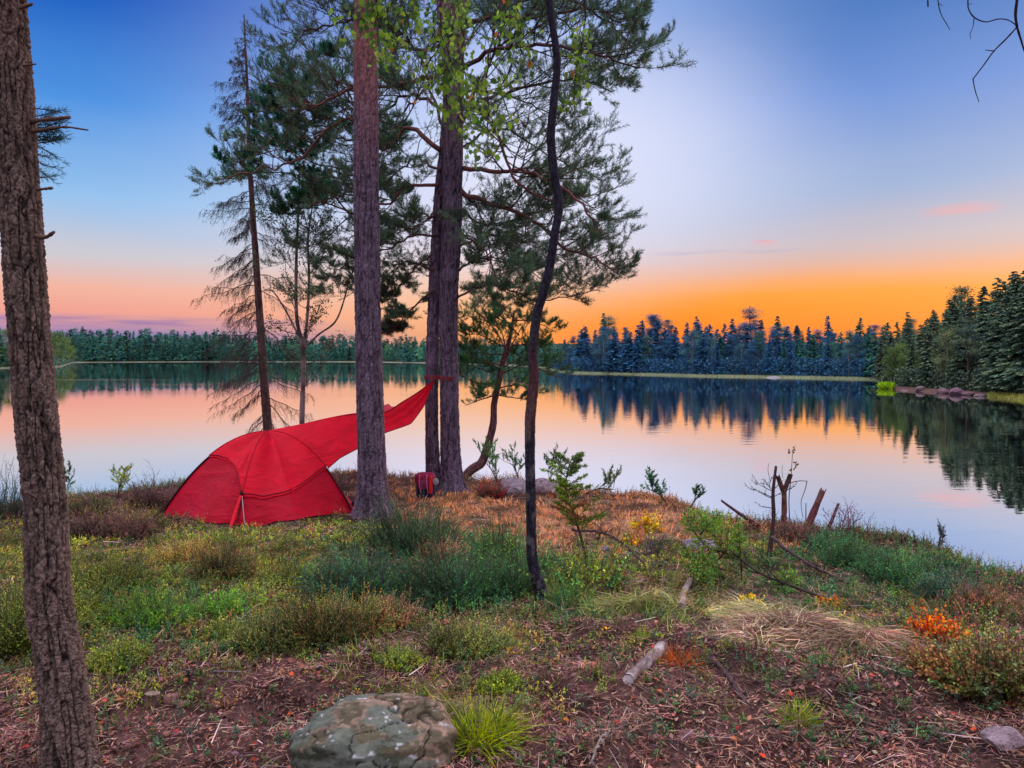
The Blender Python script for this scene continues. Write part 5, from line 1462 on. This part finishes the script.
def bush(name, px, py, hw, hh, pal, label, cat, kind='needle', n=170, M=26, dens=1.35, group=None, d=None):
    g = G(px, py) if d is None else np.array([(px - 512) / F * d, d, ground_z((px - 512) / F * d, d)])
    k = g[1] / F; W = hw * k; Hh = hh * k
    n = int(n * (dens if kind != 'twig' else 1)); a = R.random(n) * TAU; r = np.sqrt(R.random(n))
    bx = g[0] + np.cos(a) * r * W * .75; by = g[1] + np.sin(a) * r * W * .6
    base = np.stack([bx, by, gz(bx, by) - .01], 1)
    D = np.stack([np.cos(a) * r * .75, np.sin(a) * r * .75, np.full(n, 1.0)], 1) + R.normal(size=(n, 3)) * .22
    Ls = Hh * (1.05 - .5 * r ** 2) * (.6 + .55 * R.random(n))
    col = pick(pal, n, .2); mb = MB()
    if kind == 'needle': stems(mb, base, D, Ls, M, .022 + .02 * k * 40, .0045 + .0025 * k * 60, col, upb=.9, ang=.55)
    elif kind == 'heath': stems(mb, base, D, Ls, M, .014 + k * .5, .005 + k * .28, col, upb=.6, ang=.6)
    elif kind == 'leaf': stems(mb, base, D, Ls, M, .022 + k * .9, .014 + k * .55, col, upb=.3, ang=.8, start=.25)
    elif kind == 'grass':
        nb = n * 6; i = R.integers(0, n, nb)
        bend = np.stack([np.cos(a[i]), np.sin(a[i]), -.5 * np.ones(nb)], 1) * (Ls[i] * (.1 + .7 * R.random(nb)))[:, None] + R.normal(size=(nb, 3)) * .04
        blades(mb, base[i] + R.normal(size=(nb, 3)) * [.02, .02, 0], D[i] + R.normal(size=(nb, 3)) * .45, Ls[i] * (.35 + .8 * R.random(nb)), .0035 + k * .35, bend, pick(pal, nb, .25))
    elif kind == 'hay':
        nb = n * 14; a2 = R.random(nb) * TAU; r2 = np.sqrt(R.random(nb))
        x_ = g[0] + np.cos(a2) * r2 * W; y_ = g[1] + np.sin(a2) * r2 * W * .55
        hump = (1 - r2 ** 2) * Hh * .55 * (.5 + fbm(x_ * 5, y_ * 5, 8, 2))
        bb = np.stack([x_, y_, gz(x_, y_) + hump * R.random(nb)], 1)
        sw_ = fbm(x_ * 2.6, y_ * 2.6, 33, 3) * 14 + R.normal(size=nb) * .45
        dd = np.stack([np.cos(sw_), np.sin(sw_) * .8, .28 + .25 * R.normal(size=nb)], 1)
        ll = Hh * (.45 + .7 * R.random(nb)) * 1.3
        bend = np.stack([-np.sin(sw_), np.cos(sw_), -1.1 * np.ones(nb)], 1) * (ll * (.25 + .35 * R.random(nb)))[:, None]
        e_ = 1 + 0 * ll; blades(mb, bb, dd, ll, .0028 + k * .30, bend, pick(pal, nb, .35))
    elif kind == 'twig':
        A = []; B = []
        tp = Tips()
        for j in range(n): grow(mb, tp, base[j], D[j], Ls[j], .004, 1, up=.2, wig=.5, nchild=(6, 4), seg=5, col=np.array(pal[0]))
        p = np.array(tp.p)
        if len(p): leaves(mb, p, R.normal(size=(len(p), 3)), .016, .010, pick(pal, len(p), .3))
    o = mb.build(name, M_GRASS if kind == 'grass' else M_HEATH); tag(o, label, cat, group); return o


J = 'juniper_bush'
bush(J, 412, 552, 48, 56, DG_, 'round dark green juniper right of the straight pine', 'bush', n=300, M=34)
bush(J, 355, 590, 62, 42, DG_ + [(.02, .05, .06)], 'low spreading dark juniper in front of the straight pine', 'bush', n=330, M=30)
bush(J, 450, 600, 56, 56, DG_, 'dense dark green juniper at the middle left of the dark birch', 'bush', n=330, M=32)
bush(J, 497, 560, 24, 44, GR, 'upright green juniper just left of the dark birch', 'bush', n=150, M=30)
bush(J, 503, 594, 30, 50, DG_ + GR, 'green juniper leaning against the foot of the dark birch', 'bush', n=240, M=30)
bush(J, 6, 520, 24, 60, [(.02, .06, .05), (.015, .045, .045)], 'dark juniper at the water behind the nearest pine', 'bush', n=150, M=30)
bush('leafy_shrub', 520, 575, 38, 48, BRT + GR, 'bright green leafy shrub in front of the dark birch stem', 'shrub', 'leaf', 90, 14)
bush('leafy_shrub', 590, 590, 34, 60, YGR + GR, 'yellow green leafy shrub right of the dark birch', 'shrub', 'leaf', 75, 14)
bush('grass_tuft', 568, 606, 14, 40, [(.06, .17, .06), (.05, .13, .05)], 'long blue green grass blades at the foot of the dark birch', 'grass', 'grass', 30)
bush('yellow_heath_shrub', 22, 650, 46, 80, YGR + [(.10, .16, .04)], 'yellow green shrub behind the nearest pine at the left edge', 'shrub', 'heath', 420, 34)
bush('heather_clump', 110, 590, 40, 34, OLI + YGR, 'yellow olive heath clump behind the bright fir seedling', 'heather', 'heath', 260, 34)
bush('heather_clump', 190, 560, 36, 24, [(.24, .22, .05), (.28, .16, .08)], 'golden olive heath clump before the left half of the tent', 'heather', 'heath', 240, 30)
bush('heather_clump', 285, 585, 30, 24, OLI + YGR, 'small olive green heath clump in front of the tent', 'heather', 'heath', 200, 30)
bush('heather_clump', 500, 690, 26, 16, YGR, 'low yellow mossy clump above the bright grass tuft', 'heather', 'heath', 160, 24)
bush('heather_clump', 120, 665, 30, 26, YGR + OLI, 'yellow green clump right beside the nearest pine', 'heather', 'heath', 200, 30)
bush('heather_clump', 80, 620, 26, 26, YGR, 'bright yellow green clump touching the right side of the nearest pine', 'heather', 'heath', 200, 30)
bush('heather_clump', 230, 640, 24, 20, YGR + OLI, 'small yellow green clump left of the green olive one', 'heather', 'heath', 160, 28)
bush('heather_clump', 400, 665, 30, 18, OLI + YGR, 'flat yellow olive clump right of the orange tipped one', 'heather', 'heath', 180, 26)
bush('fir_seedling', 150, 625, 48, 42, BRT, 'bright green fir seedling with flat sprays at left', 'seedling', 'needle', 120, 44)
bush('fir_seedling', 217, 617, 30, 28, [(.12, .26, .04), (.08, .20, .05)], 'pale green fir seedling right of the brighter one', 'seedling', 'needle', 80, 44)
bush('heather_clump', 110, 538, 46, 34, PRP, 'purple brown heather clump right of the nearest pine', 'heather', 'heath', 300, 36)
bush('heather_clump', 152, 508, 26, 22, PRP, 'dark purple heather clump at the left end of the tent', 'heather', 'heath', 200, 32)
bush('heather_clump', 85, 515, 30, 24, OLI + PRP, 'olive heather clump on the bank edge behind the nearest pine', 'heather', 'heath', 200, 30)
bush('heather_clump', 325, 640, 42, 48, OLI + [(.28, .14, .06)], 'olive heather clump with orange tips left of the centre', 'heather', 'heath', 320, 40)
bush('heather_clump', 268, 645, 34, 34, OLI, 'green olive heather clump left of the orange tipped one', 'heather', 'heath', 220, 36)
bush('heather_clump', 365, 630, 26, 36, OLI + [(.30, .13, .06)], 'rusty topped heather clump right of the orange tipped one', 'heather', 'heath', 180, 36)
bush('heather_clump', 225, 575, 34, 30, OLI + BRN, 'brownish heather clump below the tent front', 'heather', 'heath', 240, 34)
bush('heather_clump', 470, 650, 48, 30, OLI, 'flat olive heather clump in front of the dense juniper', 'heather', 'heath', 260, 32)
bush('heather_clump', 398, 625, 20, 34, [(.25, .12, .08), (.12, .12, .05)], 'small pinkish brown heather clump before the junipers', 'heather', 'heath', 120, 30)
bush('heather_clump', 440, 560, 22, 26, [(.32, .18, .13), (.25, .15, .09)], 'pinkish dry heather clump among the junipers', 'heather', 'heath', 130, 30)
bush('red_shrub', 492, 498, 14, 22, [(.14, .06, .05), (.08, .06, .05), (.30, .03, .03)], 'small dark shrub with red top beside the pale stones', 'shrub', 'heath', 120, 34)
bush('grass_tuft', 478, 740, 40, 46, YGR + [(.34, .40, .03)], 'bright yellow green grass tuft right of the big boulder', 'grass', 'grass', 170)
bush('grass_tuft', 800, 722, 24, 16, YGR, 'small yellow green grass tuft at lower right', 'grass', 'grass', 80)
bush('grass_tuft', 640, 640, 12, 14, YGR, 'tiny green grass tuft above the short broken log', 'grass', 'grass', 30)
bush('grass_tuft', 680, 664, 26, 18, [(.30, .09, .04), (.22, .08, .04)], 'rust coloured tuft growing at the end of the broken log', 'grass', 'grass', 80)
bush('grass_tuft', 560, 600, 40, 22, [(.20, .20, .07), (.14, .17, .05)], 'olive grass tuft right of the dark birch foot', 'grass', 'grass', 90)
bush('grass_tuft', 640, 612, 46, 26, [(.13, .15, .05), (.18, .16, .07)], 'pale green grass tuft behind the whitish log piece', 'grass', 'hay', 140)
bush('grass_tuft', 780, 634, 70, 30, [(.28, .20, .14), (.18, .12, .09), (.36, .29, .21), (.10, .06, .05)], 'big mound of swirling dry tan grass on the right', 'grass', 'hay', 170)
bush('grass_tuft', 860, 640, 50, 28, [(.26, .17, .12), (.17, .11, .08), (.09, .06, .05)], 'brown dry grass mound right of the big tan one', 'grass', 'hay', 120)
bush('grass_tuft', 740, 615, 40, 22, [(.32, .28, .16), (.2, .2, .09)], 'thin pale dry grass left of the big tan mound', 'grass', 'hay', 110)
bush('autumn_shrub', 648, 530, 16, 17, YLW, 'small yellow leaved shrub on the dry grass bank', 'shrub', 'leaf', 40, 12)
bush('autumn_shrub', 632, 545, 12, 12, YLW + RDO, 'orange yellow seedling left of the yellow shrub', 'shrub', 'leaf', 26, 10)
bush('autumn_shrub', 934, 640, 28, 30, RDO, 'bright red orange leaved shrub at right', 'shrub', 'leaf', 60, 14)
bush('autumn_shrub', 830, 606, 16, 10, YLW + RDO, 'low orange leaved plant in front of the dark green bushes', 'shrub', 'leaf', 30, 10)
bush('autumn_shrub', 752, 605, 14, 10, YLW, 'low yellow plant under the fallen spruce branch', 'shrub', 'leaf', 26, 10)
bush('bilberry_bush', 990, 690, 52, 56, BRN + OLI, 'brown and olive bilberry bush at the right edge', 'bush', 'leaf', 220, 22)
bush('bilberry_bush', 945, 680, 34, 34, BRN, 'rusty brown bilberry bush below the red orange shrub', 'bush', 'leaf', 130, 20)
bush('green_bush', 905, 580, 44, 34, DG_ + GR, 'dark green low bush on the right bank', 'bush', 'heath', 280, 34)
bush('green_bush', 855, 566, 34, 30, DG_ + GR, 'dense green bush right of the dead sapling', 'bush', 'heath', 240, 34)
bush('green_bush', 830, 548, 28, 20, DG_, 'dark bush at the foot of the broken snags', 'bush', 'heath', 180, 30)
bush('green_bush', 946, 594, 34, 26, [(.05, .12, .09), (.07, .12, .07)], 'grey green bush at the right bank edge', 'bush', 'heath', 200, 30)
bush('heather_clump', 985, 608, 36, 26, BRN + PRP, 'brown heather clump at the far right bank edge', 'heather', 'heath', 220, 30)
bush('heather_clump', 800, 538, 30, 18, PRP, 'dark purple heather around the broken snags', 'heather', 'heath', 180, 28)
bush('bare_shrub', 848, 536, 22, 34, [(.14, .07, .10)], 'wiry purple bare shrub right of the broken snags', 'shrub', 'twig', 26)
bush('bare_shrub', 152, 498, 26, 32, [(.11, .08, .10)], 'bare grey twiggy shrub at the water left of the tent', 'shrub', 'twig', 26)
bush('bare_shrub', 650, 556, 18, 26, [(.13, .08, .12)], 'small grey purple twiggy shrub on the dry grass bank', 'shrub', 'twig', 20)
bush('bare_shrub', 590, 540, 20, 30, [(.16, .09, .09)], 'thin brown twiggy shrub right of the young spruce', 'shrub', 'twig', 16)
bush('bare_shrub', 342, 492, 14, 30, [(.08, .07, .07)], 'dark twiggy shrub between the tent and the straight pine', 'shrub', 'twig', 14)


# juniper sprigs along the crest against the water
def sprig(px, py, ex, ey, label, pal=DG_, n=7, ln=.35, name='juniper_sprig'):
    g = G(px, py); mb = MB(); tp = Tips()
    e = P(ex, ey, g[1]); pts = catmull([g, (g * .5 + e * .5) + [0, 0, .05], e], 14)
    tube(mb, pts, np.linspace(.012, .004, 14), 5, (.09, .06, .06))
    for k in range(n):
        i = 2 + int(11 * (k + R.random()) / n); grow(mb, tp, pts[i], norm(e - g) + R.normal(size=3) * .5 + [0, 0, .4], ln * (.5 + .6 * R.random()), .005, 1, up=.3, nchild=(7, 4), seg=5, tipn=4, col=np.array((.09, .06, .06)))
    t = empty(name, g, label, 'bush'); mb.build('branch', M_TWIG, t)
    mb = MB(); tufts(mb, tp, 12, .032, .009, pal); mb.build('needles', M_HEATH, t)
sprig(500, 488, 485, 462, 'green juniper sprig left of the dark birch on the shore', GR, 9, .45)
sprig(520, 486, 512, 464, 'green juniper sprig above the pale stones', GR, 8, .4)
sprig(545, 484, 562, 466, 'dark juniper sprig against the water right of the dark birch', DG_, 8, .4)
sprig(585, 494, 615, 490, 'low juniper sprig lying over the bank edge at centre', OLI + DG_, 9, .35)
sprig(668, 506, 650, 490, 'small dark juniper sprig standing on the bank against the water', DG_, 9, .28)
sprig(690, 510, 700, 497, 'tiny juniper sprig right of the dark one on the bank', DG_ + GR, 5, .2)
sprig(938, 553, 942, 534, 'small leafy twig standing on the right bank edge', [(.10, .10, .12), (.07, .09, .09)], 6, .12)
sprig(60, 505, 68, 488, 'low green sprig on the bank just right of the nearest pine', YGR + GR, 6, .3)
sprig(118, 500, 120, 487, 'yellow green sprig on the left bank against the water', YGR, 8, .3)


# ---- young spruce right of the dark birch, and the fallen green spruce branch
def spray(mb, nd, a, b, width, pal, nside=14, needle=.03, flatn=None, droop=0.0, wood=(.09, .05, .04), r0=.008, lw=.006):
    """a flat conifer spray: main twig a-b with side shoots, all set with needles"""
    a = np.array(a, float); b = np.array(b, float); L = np.linalg.norm(b - a); ax = norm(b - a)
    up_ = np.array([0, 0, 1.0]) if flatn is None else norm(flatn)
    sd = norm(np.cross(ax, up_))
    pts = catmull([a, (a + b) / 2 + up_ * L * .05, b], 16); tube(mb, pts, np.linspace(r0, r0 * .3, 16), 5, wood)
    segs = [(pts[i], pts[i + 1]) for i in range(3, 15)]
    for k in range(nside):
        f = .12 + .86 * (k + .5 * R.random()) / nside
        q = pts[int(f * 15)]
        for s_ in (-1, 1):
            if R.random() < .12: continue
            l_ = width * (1.08 - f) ** .7 * (.75 + .4 * R.random())
            e = q + (ax * .75 + sd * s_ * .9 + R.normal(size=3) * .12 + np.array([0, 0, -droop])) * l_ * .8
            tube(mb, catmull([q, (q + e) / 2 + up_ * l_ * .04, e], 6), np.linspace(r0 * .4, r0 * .15, 6), 4, wood, cap=False)
            m_k = 6; ps = [q + (e - q) * j / m_k for j in range(m_k + 1)]
            segs += list(zip(ps[:-1], ps[1:]))
            for j in range(1, 5):
                if l_ > .08:
                    e2 = ps[j] + (norm(e - q) * .7 + sd * s_ * R.normal() + ax * .4 + R.normal(size=3) * .2) * l_ * .32; segs.append((ps[j], e2))
    A = np.array([s_[0] for s_ in segs]); B = np.array([s_[1] for s_ in segs]); n = len(A)
    K = np.maximum(4, (np.linalg.norm(B - A, axis=1) / .0045).astype(int)); idx = np.repeat(np.arange(n), K); m = len(idx)
    f = R.random((m, 1)); p = A[idx] * (1 - f) + B[idx] * f; tdir = norm(B - A)[idx]
    dr = tdir * .7 + R.normal(size=(m, 3)) * .7
    leaves(nd, p, dr, needle * (.6 + .5 * R.random(m)), lw, pick(pal, m, .22))


g = G(848, 612); top_ = [g + [0, 0, .03]] 
t = empty('spruce_branch', G(770, 590), 'fallen green spruce branch with fresh sprays lying on the right bank', 'branch')
mb = MB(); nd = MB()
gd = lambda x, y, h: G(x, y) + [0, 0, h]
main = [gd(850, 612, .03), gd(800, 600, .08), gd(760, 592, .14), gd(735, 585, .22), P(705, 545, G(735, 585)[1] + .2), P(683, 512, G(735, 585)[1] + .3)]
mp_ = catmull(main, 50); tube(mb, mp_, np.linspace(.013, .005, 50), 7, (.07, .05, .045))
spray(mb, nd, mp_[28], mp_[49], .30, YGR + BRT, 12, .032, flatn=[.3, -1, .4], lw=.007)
for (x0_, y0_, x1, y1, w_) in ((735, 578, 700, 590, .22), (725, 570, 690, 560, .2), (742, 580, 738, 520, .14), (718, 560, 742, 530, .15), (752, 590, 715, 612, .2), (712, 550, 690, 575, .2), (770, 594, 800, 575, .14), (700, 535, 720, 512, .12), (790, 598, 760, 615, .14)):
    dq = G(735, 585)[1] + .1 + R.normal() * .08
    spray(mb, nd, P(x0_, y0_, dq), P(x1, y1, dq - .1 + R.normal() * .12), w_, YGR + BRT + GR, 8, .03, flatn=[R.normal() * .3, -1, .6], lw=.007)
for k in range(14):
    i = R.integers(4, 26); grow(mb, Tips(), mp_[i], norm(mp_[i + 2] - mp_[i]) + R.normal(size=3) * .5, .2, .004, 1, nchild=(4,), seg=4, col=np.array((.08, .06, .06)))
mb.build('branch', M_TWIG, t); nd.build('needles', M_HEATH, t)

g = G(590, 575)
t = empty('spruce_sapling', g, 'young spruce sapling with bright green sprays right of the dark birch', 'sapling')
mb = MB(); nd = MB(); dq = g[1]
st = catmull([g + [0, 0, -.05], P(583, 545, dq), P(574, 515, dq), P(566, 490, dq), P(568, 470, dq), P(573, 455, dq)], 40)
tube(mb, st, np.linspace(.014, .003, 40), 6, (.09, .06, .05)); mb.build('trunk', M_TWIG, t, smooth=True); mb = MB()
for k in range(34):
    f = .30 + .68 * k / 34; i = int(f * 39); a = R.random() * TAU; l_ = (.22 * (1.1 - f) + .08) * (.7 + .6 * R.random())
    q = st[i]; e = q + np.array([math.cos(a), math.sin(a) * .8, .35 + .3 * R.random()]) * l_
    pal = BRT + YGR if f < .75 else [(.12, .17, .05), (.08, .12, .05)]
    if f < .5 and R.random() < .35: pal = [(.26, .10, .05), (.2, .1, .05)]
    spray(mb, nd, q, e, l_ * .4, pal, 5, .026, r0=.004, lw=.0065)
mb.build('branch', M_TWIG, t); nd.build('needles', M_HEATH, t)

# ------------------------------------------------------------------ ground cover
def scatter(n, zones=None, dmin=1.2, dmax=16, smax=.75, floor=0.0, pw=1.0, ns=1.3, seed=0, keep=None):
    """points on the bank, kept where one of the ellipses (px, py, rx, ry, weight) seen from the camera holds"""
    d = dmin + (dmax - dmin) * R.random(n) ** pw; x = (R.random(n) * 2 - 1) * (.78 * d + 1.6)
    s = crest_s(x, d); ok = s < smax
    x, d = x[ok], d[ok]; z = gz(x, d); p = np.stack([x, d, z], 1)
    px, py, dep = proj(p)
    w = np.full(len(x), floor)
    if zones:
        jx = (fbm(x * 1.9, d * 1.9, 55 + seed, 3) - .5) * 80; jy = (fbm(x * 1.9, d * 1.9, 56 + seed, 3) - .5) * 36
        for (cx, cy, rx, ry, k) in zones:
            w = np.maximum(w, k * sstep(1.25, .6, np.hypot((px + jx - cx) / rx, (py + jy - cy) / ry)))
    pat = sstep(.32, .62, fbm(x * ns, d * ns, 91 + seed, 4))
    if zones is None: w = np.ones(len(x)) * (.35 + .65 * pat)
    else: w = w * (.25 + .75 * pat)
    if keep is not None: w = w * keep(px, py, x, d)
    return p[R.random(len(x)) < w]


def not_in_tent(px, py, x, d):
    r = np.hypot((x - ctr[0]) / 1.25, (d - ctr[1] - .1) / 1.15)
    return (r > 1).astype(float)


ALL = [(512, 600, 2000, 400, 1)]
# fallen leaves and needles
p = scatter(360000, None, 1.4, 13, .5, pw=1.35, ns=3.2, keep=lambda px, py, x, d: not_in_tent(px, py, x, d) * np.where(py > 560, 1.0, .35))
n = len(p); mb = MB()
Dv = R.normal(size=(n, 3)) * [1, 1, .45]; Nn = R.normal(size=(n, 3)) * .6 + [0, 0, 1]
Ll = .008 + .022 * R.random(n) ** 3 + .0013 * p[:, 1]
leaves(mb, p + [0, 0, .006] + R.random((n, 1)) * [0, 0, .012], Dv, Ll, Ll * (.22 + .45 * R.random(n)), pick([(.15, .068, .050), (.10, .045, .036), (.20, .10, .07), (.06, .028, .026), (.12, .060, .062), (.19, .12, .10), (.035, .017, .016), (.16, .065, .05), (.03, .015, .015), (.10, .06, .05)], n, .4), N=Nn, fold=.12)
i = R.random(n) < .0055; q = p[i]; m_n = len(q)
leaves(mb, q + [0, 0, .012], R.normal(size=(m_n, 3)) * [1, 1, .3], .035, .026, pick([(.20, .035, .025), (.24, .08, .04), (.16, .03, .025), (.24, .12, .10)], m_n, .25), N=R.normal(size=(m_n, 3)) * .4 + [0, 0, 1], fold=.15)
tag(mb.build('leaf_litter', M_LITTER), 'reddish brown fallen leaves and needles over the forest floor', 'litter', kind='stuff')
# fallen needles and small twigs
p = scatter(230000, None, 1.4, 11, .4, pw=1.4, ns=2.2, keep=not_in_tent); n = len(p); mb = MB()
leaves(mb, p + [0, 0, .008] + R.random((n, 1)) * [0, 0, .015], R.normal(size=(n, 3)) * [1, 1, .15], .035 + .05 * R.random(n), .0022 + .0003 * p[:, 1], pick([(.20, .11, .085), (.13, .065, .055), (.27, .18, .14), (.08, .042, .042), (.05, .025, .025)], n, .35), N=R.normal(size=(n, 3)) * .3 + [0, 0, 1])
p = scatter(2600, None, 1.6, 10, .4, keep=not_in_tent); n = len(p); a = R.random(n) * TAU; l_ = .05 + .16 * R.random(n) ** 2
q = p + np.stack([np.cos(a) * l_, np.sin(a) * l_, np.zeros(n)], 1); q[:, 2] = gz(q[:, 0], q[:, 1])
sticks(mb, p + [0, 0, .012], q + np.array([0, 0, .015]) + R.random((n, 1)) * [0, 0, .03], .0028, .0018, pick([(.22, .15, .14), (.10, .06, .06), (.32, .26, .24)], n, .25))
tag(mb.build('twig_litter', M_LITTER), 'fallen pine needles and short twigs strewn on the ground', 'litter', kind='stuff')
# low sprouts of lingonberry among the litter
p = scatter(9000, [(430, 640, 700, 120, .5), (900, 680, 220, 80, 1.0), (500, 740, 500, 60, .45), (840, 600, 240, 50, .9), (130, 680, 120, 60, .6)], 1.6, 10, .3, .12, keep=not_in_tent, ns=2.5)
k = 4; b = np.repeat(p, k, 0) + R.normal(size=(len(p) * k, 3)) * [.022, .022, 0]; n = len(b); mb = MB()
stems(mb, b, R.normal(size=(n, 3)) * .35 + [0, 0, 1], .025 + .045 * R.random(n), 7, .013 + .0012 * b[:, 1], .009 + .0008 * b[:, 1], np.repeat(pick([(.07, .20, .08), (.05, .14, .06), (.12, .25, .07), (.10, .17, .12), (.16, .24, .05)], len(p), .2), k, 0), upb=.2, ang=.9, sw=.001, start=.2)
tag(mb.build('lingonberry_sprouts', M_LEAF), 'small green lingonberry sprouts dotted among the fallen leaves', 'plants', kind='stuff')
print('ling', n)
# heath: olive, yellow green, brown
def heath_layer(name, label, zones, pal, n, hgt, M=14, kst=5, floor=0.0, seed=0, lL=.012, smax=.8, sp=.035, dmax=16, dmin=1.6, nsx=1.3):
    p = scatter(n, zones, dmin, dmax, smax, floor, keep=not_in_tent, seed=seed, ns=nsx)
    b = np.repeat(p, kst, 0) + R.normal(size=(len(p) * kst, 3)) * [sp, sp, 0]; m = len(b); mb = MB()
    hh = hgt * (.5 + .8 * R.random(m)) * np.repeat(.6 + .8 * fbm(p[:, 0] * 2.2, p[:, 1] * 2.2, 60 + seed, 3), kst)
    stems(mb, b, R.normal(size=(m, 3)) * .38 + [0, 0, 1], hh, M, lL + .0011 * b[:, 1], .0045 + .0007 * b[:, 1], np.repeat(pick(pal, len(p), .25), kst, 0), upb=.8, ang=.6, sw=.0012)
    print(name, m)
    tag(mb.build(name, M_HEATH), label, 'heath', kind='stuff')
heath_layer('olive_heath', 'olive and yellow green heath plants carpeting the ground around the tent front', [(200, 590, 190, 75, 1), (300, 555, 120, 30, .8), (330, 630, 130, 50, .9), (430, 690, 200, 36, .4), (150, 680, 160, 40, .45), (620, 660, 200, 40, .25), (900, 640, 120, 50, .5), (60, 600, 90, 80, 1), (470, 640, 80, 30, .7), (-200, 600, 260, 120, 1), (640, 585, 110, 40, .5), (110, 560, 100, 30, .7)], OLI + [(.26, .27, .05), (.14, .20, .04), (.30, .18, .07), (.10, .15, .04)], 26000, .085, seed=1)
heath_layer('yellow_moss', 'bright yellow green mossy patches below the tent and by the left pine', [(20, 600, 100, 80, 1), (140, 580, 90, 30, .7), (230, 600, 60, 20, .8), (300, 552, 60, 20, 1), (120, 690, 90, 22, .5), (540, 640, 60, 16, .5), (850, 610, 70, 14, .5), (335, 540, 60, 14, .9), (280, 575, 50, 16, .7), (-150, 620, 200, 80, .8), (495, 645, 60, 14, .9), (470, 690, 80, 16, .6), (220, 650, 90, 20, .5), (360, 690, 60, 12, .4), (680, 600, 60, 20, .6), (730, 555, 60, 20, .7), (260, 535, 110, 10, .6)], [(.24, .25, .04), (.20, .23, .045), (.28, .20, .04), (.16, .22, .04), (.26, .23, .05), (.12, .16, .04)], 34000, .028, seed=2, M=9, sp=.03)
heath_layer('brown_heather', 'purple brown heather along the bank edge', [(90, 515, 130, 26, 1), (990, 600, 90, 40, 1), (880, 540, 90, 22, .6), (800, 530, 70, 14, .7), (1000, 660, 70, 50, .6), (390, 485, 40, 10, .8), (330, 478, 60, 12, .8), (-150, 520, 160, 30, 1)], PRP + BRN, 12000, .10, seed=3)
heath_layer('green_cover', 'green low plants over the right bank and around the junipers', [(880, 575, 130, 40, 1), (420, 585, 130, 40, .9), (960, 610, 70, 30, .6), (780, 570, 70, 20, .7), (160, 620, 110, 40, .7), (560, 590, 60, 40, .7), (820, 545, 80, 18, .7)], DG_ + GR + [(.10, .19, .06)], 22000, .085, seed=4)
heath_layer('bank_scrub', 'low scrub hanging over the bank edge above the water', None and [], PRP + OLI + DG_, 0, .1) if False else None
# dry and green grass
def grass_layer(name, label, zones, pal, n, hgt, seed, k=7, wid=.0022, smax=.7, lean=.45):
    p = scatter(n, zones, 1.6, 15, smax, 0, keep=not_in_tent, seed=seed)
    b = np.repeat(p, k, 0) + R.normal(size=(len(p) * k, 3)) * [.03, .03, 0]; m = len(b); mb = MB()
    hh = hgt * (.5 + .9 * R.random(m)); a = np.repeat(fbm(p[:, 0] * .9, p[:, 1] * .9, 70 + seed, 2) * 12, k) + R.normal(size=m) * .8
    bend = np.stack([np.cos(a), np.sin(a), -.4 * np.ones(m)], 1) * (hh * lean * (.4 + R.random(m)))[:, None]
    blades(mb, b, R.normal(size=(m, 3)) * .3 + [0, 0, 1], hh, wid + .00055 * b[:, 1], bend, pick(pal, m, .25)); print(name, m)
    tag(mb.build(name, M_GRASS), label, 'grass', kind='stuff')
grass_layer('dry_grass', 'short orange tan dry grass around the twin pine and along the bank', [(470, 503, 110, 26, 1), (610, 522, 110, 30, 1), (560, 545, 90, 24, .8), (690, 545, 60, 20, .7), (400, 500, 60, 16, .8), (760, 540, 60, 20, .6), (650, 508, 90, 16, .9)], [(.55, .25, .13), (.62, .34, .18), (.42, .18, .10), (.58, .38, .24)], 17000, .08, 5, 8)
grass_layer('swirling_grass', 'long pale dry grass lying in swirls on the right', [(800, 618, 110, 26, 1), (720, 600, 60, 20, .7), (880, 625, 60, 20, .7), (600, 598, 70, 18, .5)], [(.30, .23, .15), (.22, .16, .11), (.38, .32, .23), (.18, .18, .09)], 7000, .17, 6, 10, lean=1.6)
grass_layer('thin_grass', 'sparse thin green grass between the heath plants', [(250, 600, 240, 70, .5), (620, 590, 130, 40, .7), (900, 600, 160, 50, .4), (60, 640, 110, 80, .6), (420, 660, 160, 40, .3)], [(.14, .22, .05), (.20, .26, .06), (.36, .32, .15), (.10, .17, .05)], 10000, .11, 7, 5)
# a fringe of mixed scrub exactly along the lip of the bank
lip = []
for a_, b_ in zip(CREST[2:23], CREST[3:24]):
    L_ = np.linalg.norm(b_ - a_); m = int(min(L_, 12) * 95); f = R.random((m, 1)); lip.append(a_ * (1 - f) + b_ * f)
lip = np.vstack(lip) + R.normal(size=(sum(len(q) for q in lip), 2)) * .22
lip = lip[(lip[:, 1] > 1.5)]
z = gz(lip[:, 0], lip[:, 1]); p = np.column_stack([lip, z]); px, py, _ = proj(p)
k = 5; b = np.repeat(p, k, 0) + R.normal(size=(len(p) * k, 3)) * [.04, .04, 0]; m = len(b)
pal = np.where((np.repeat(px, k) < 200)[:, None], pick(PRP + OLI + GR, m), np.where((np.repeat(px, k) < 700)[:, None], pick([(.36, .18, .10), (.24, .13, .09), (.15, .13, .06)], m), pick(DG_ + BRN + OLI, m)))
mb = MB(); hh = .10 * (.4 + 1.0 * R.random(m)) * (.5 + 1.0 * np.repeat(fbm(p[:, 0] * 2.5, p[:, 1] * 2.5, 99, 3), k))
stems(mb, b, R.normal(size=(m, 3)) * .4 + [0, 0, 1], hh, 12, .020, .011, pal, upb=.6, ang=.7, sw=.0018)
tag(mb.build('bank_scrub', M_HEATH), 'mixed low scrub along the lip of the bank above the water', 'scrub', kind='stuff'); print('lip', m)
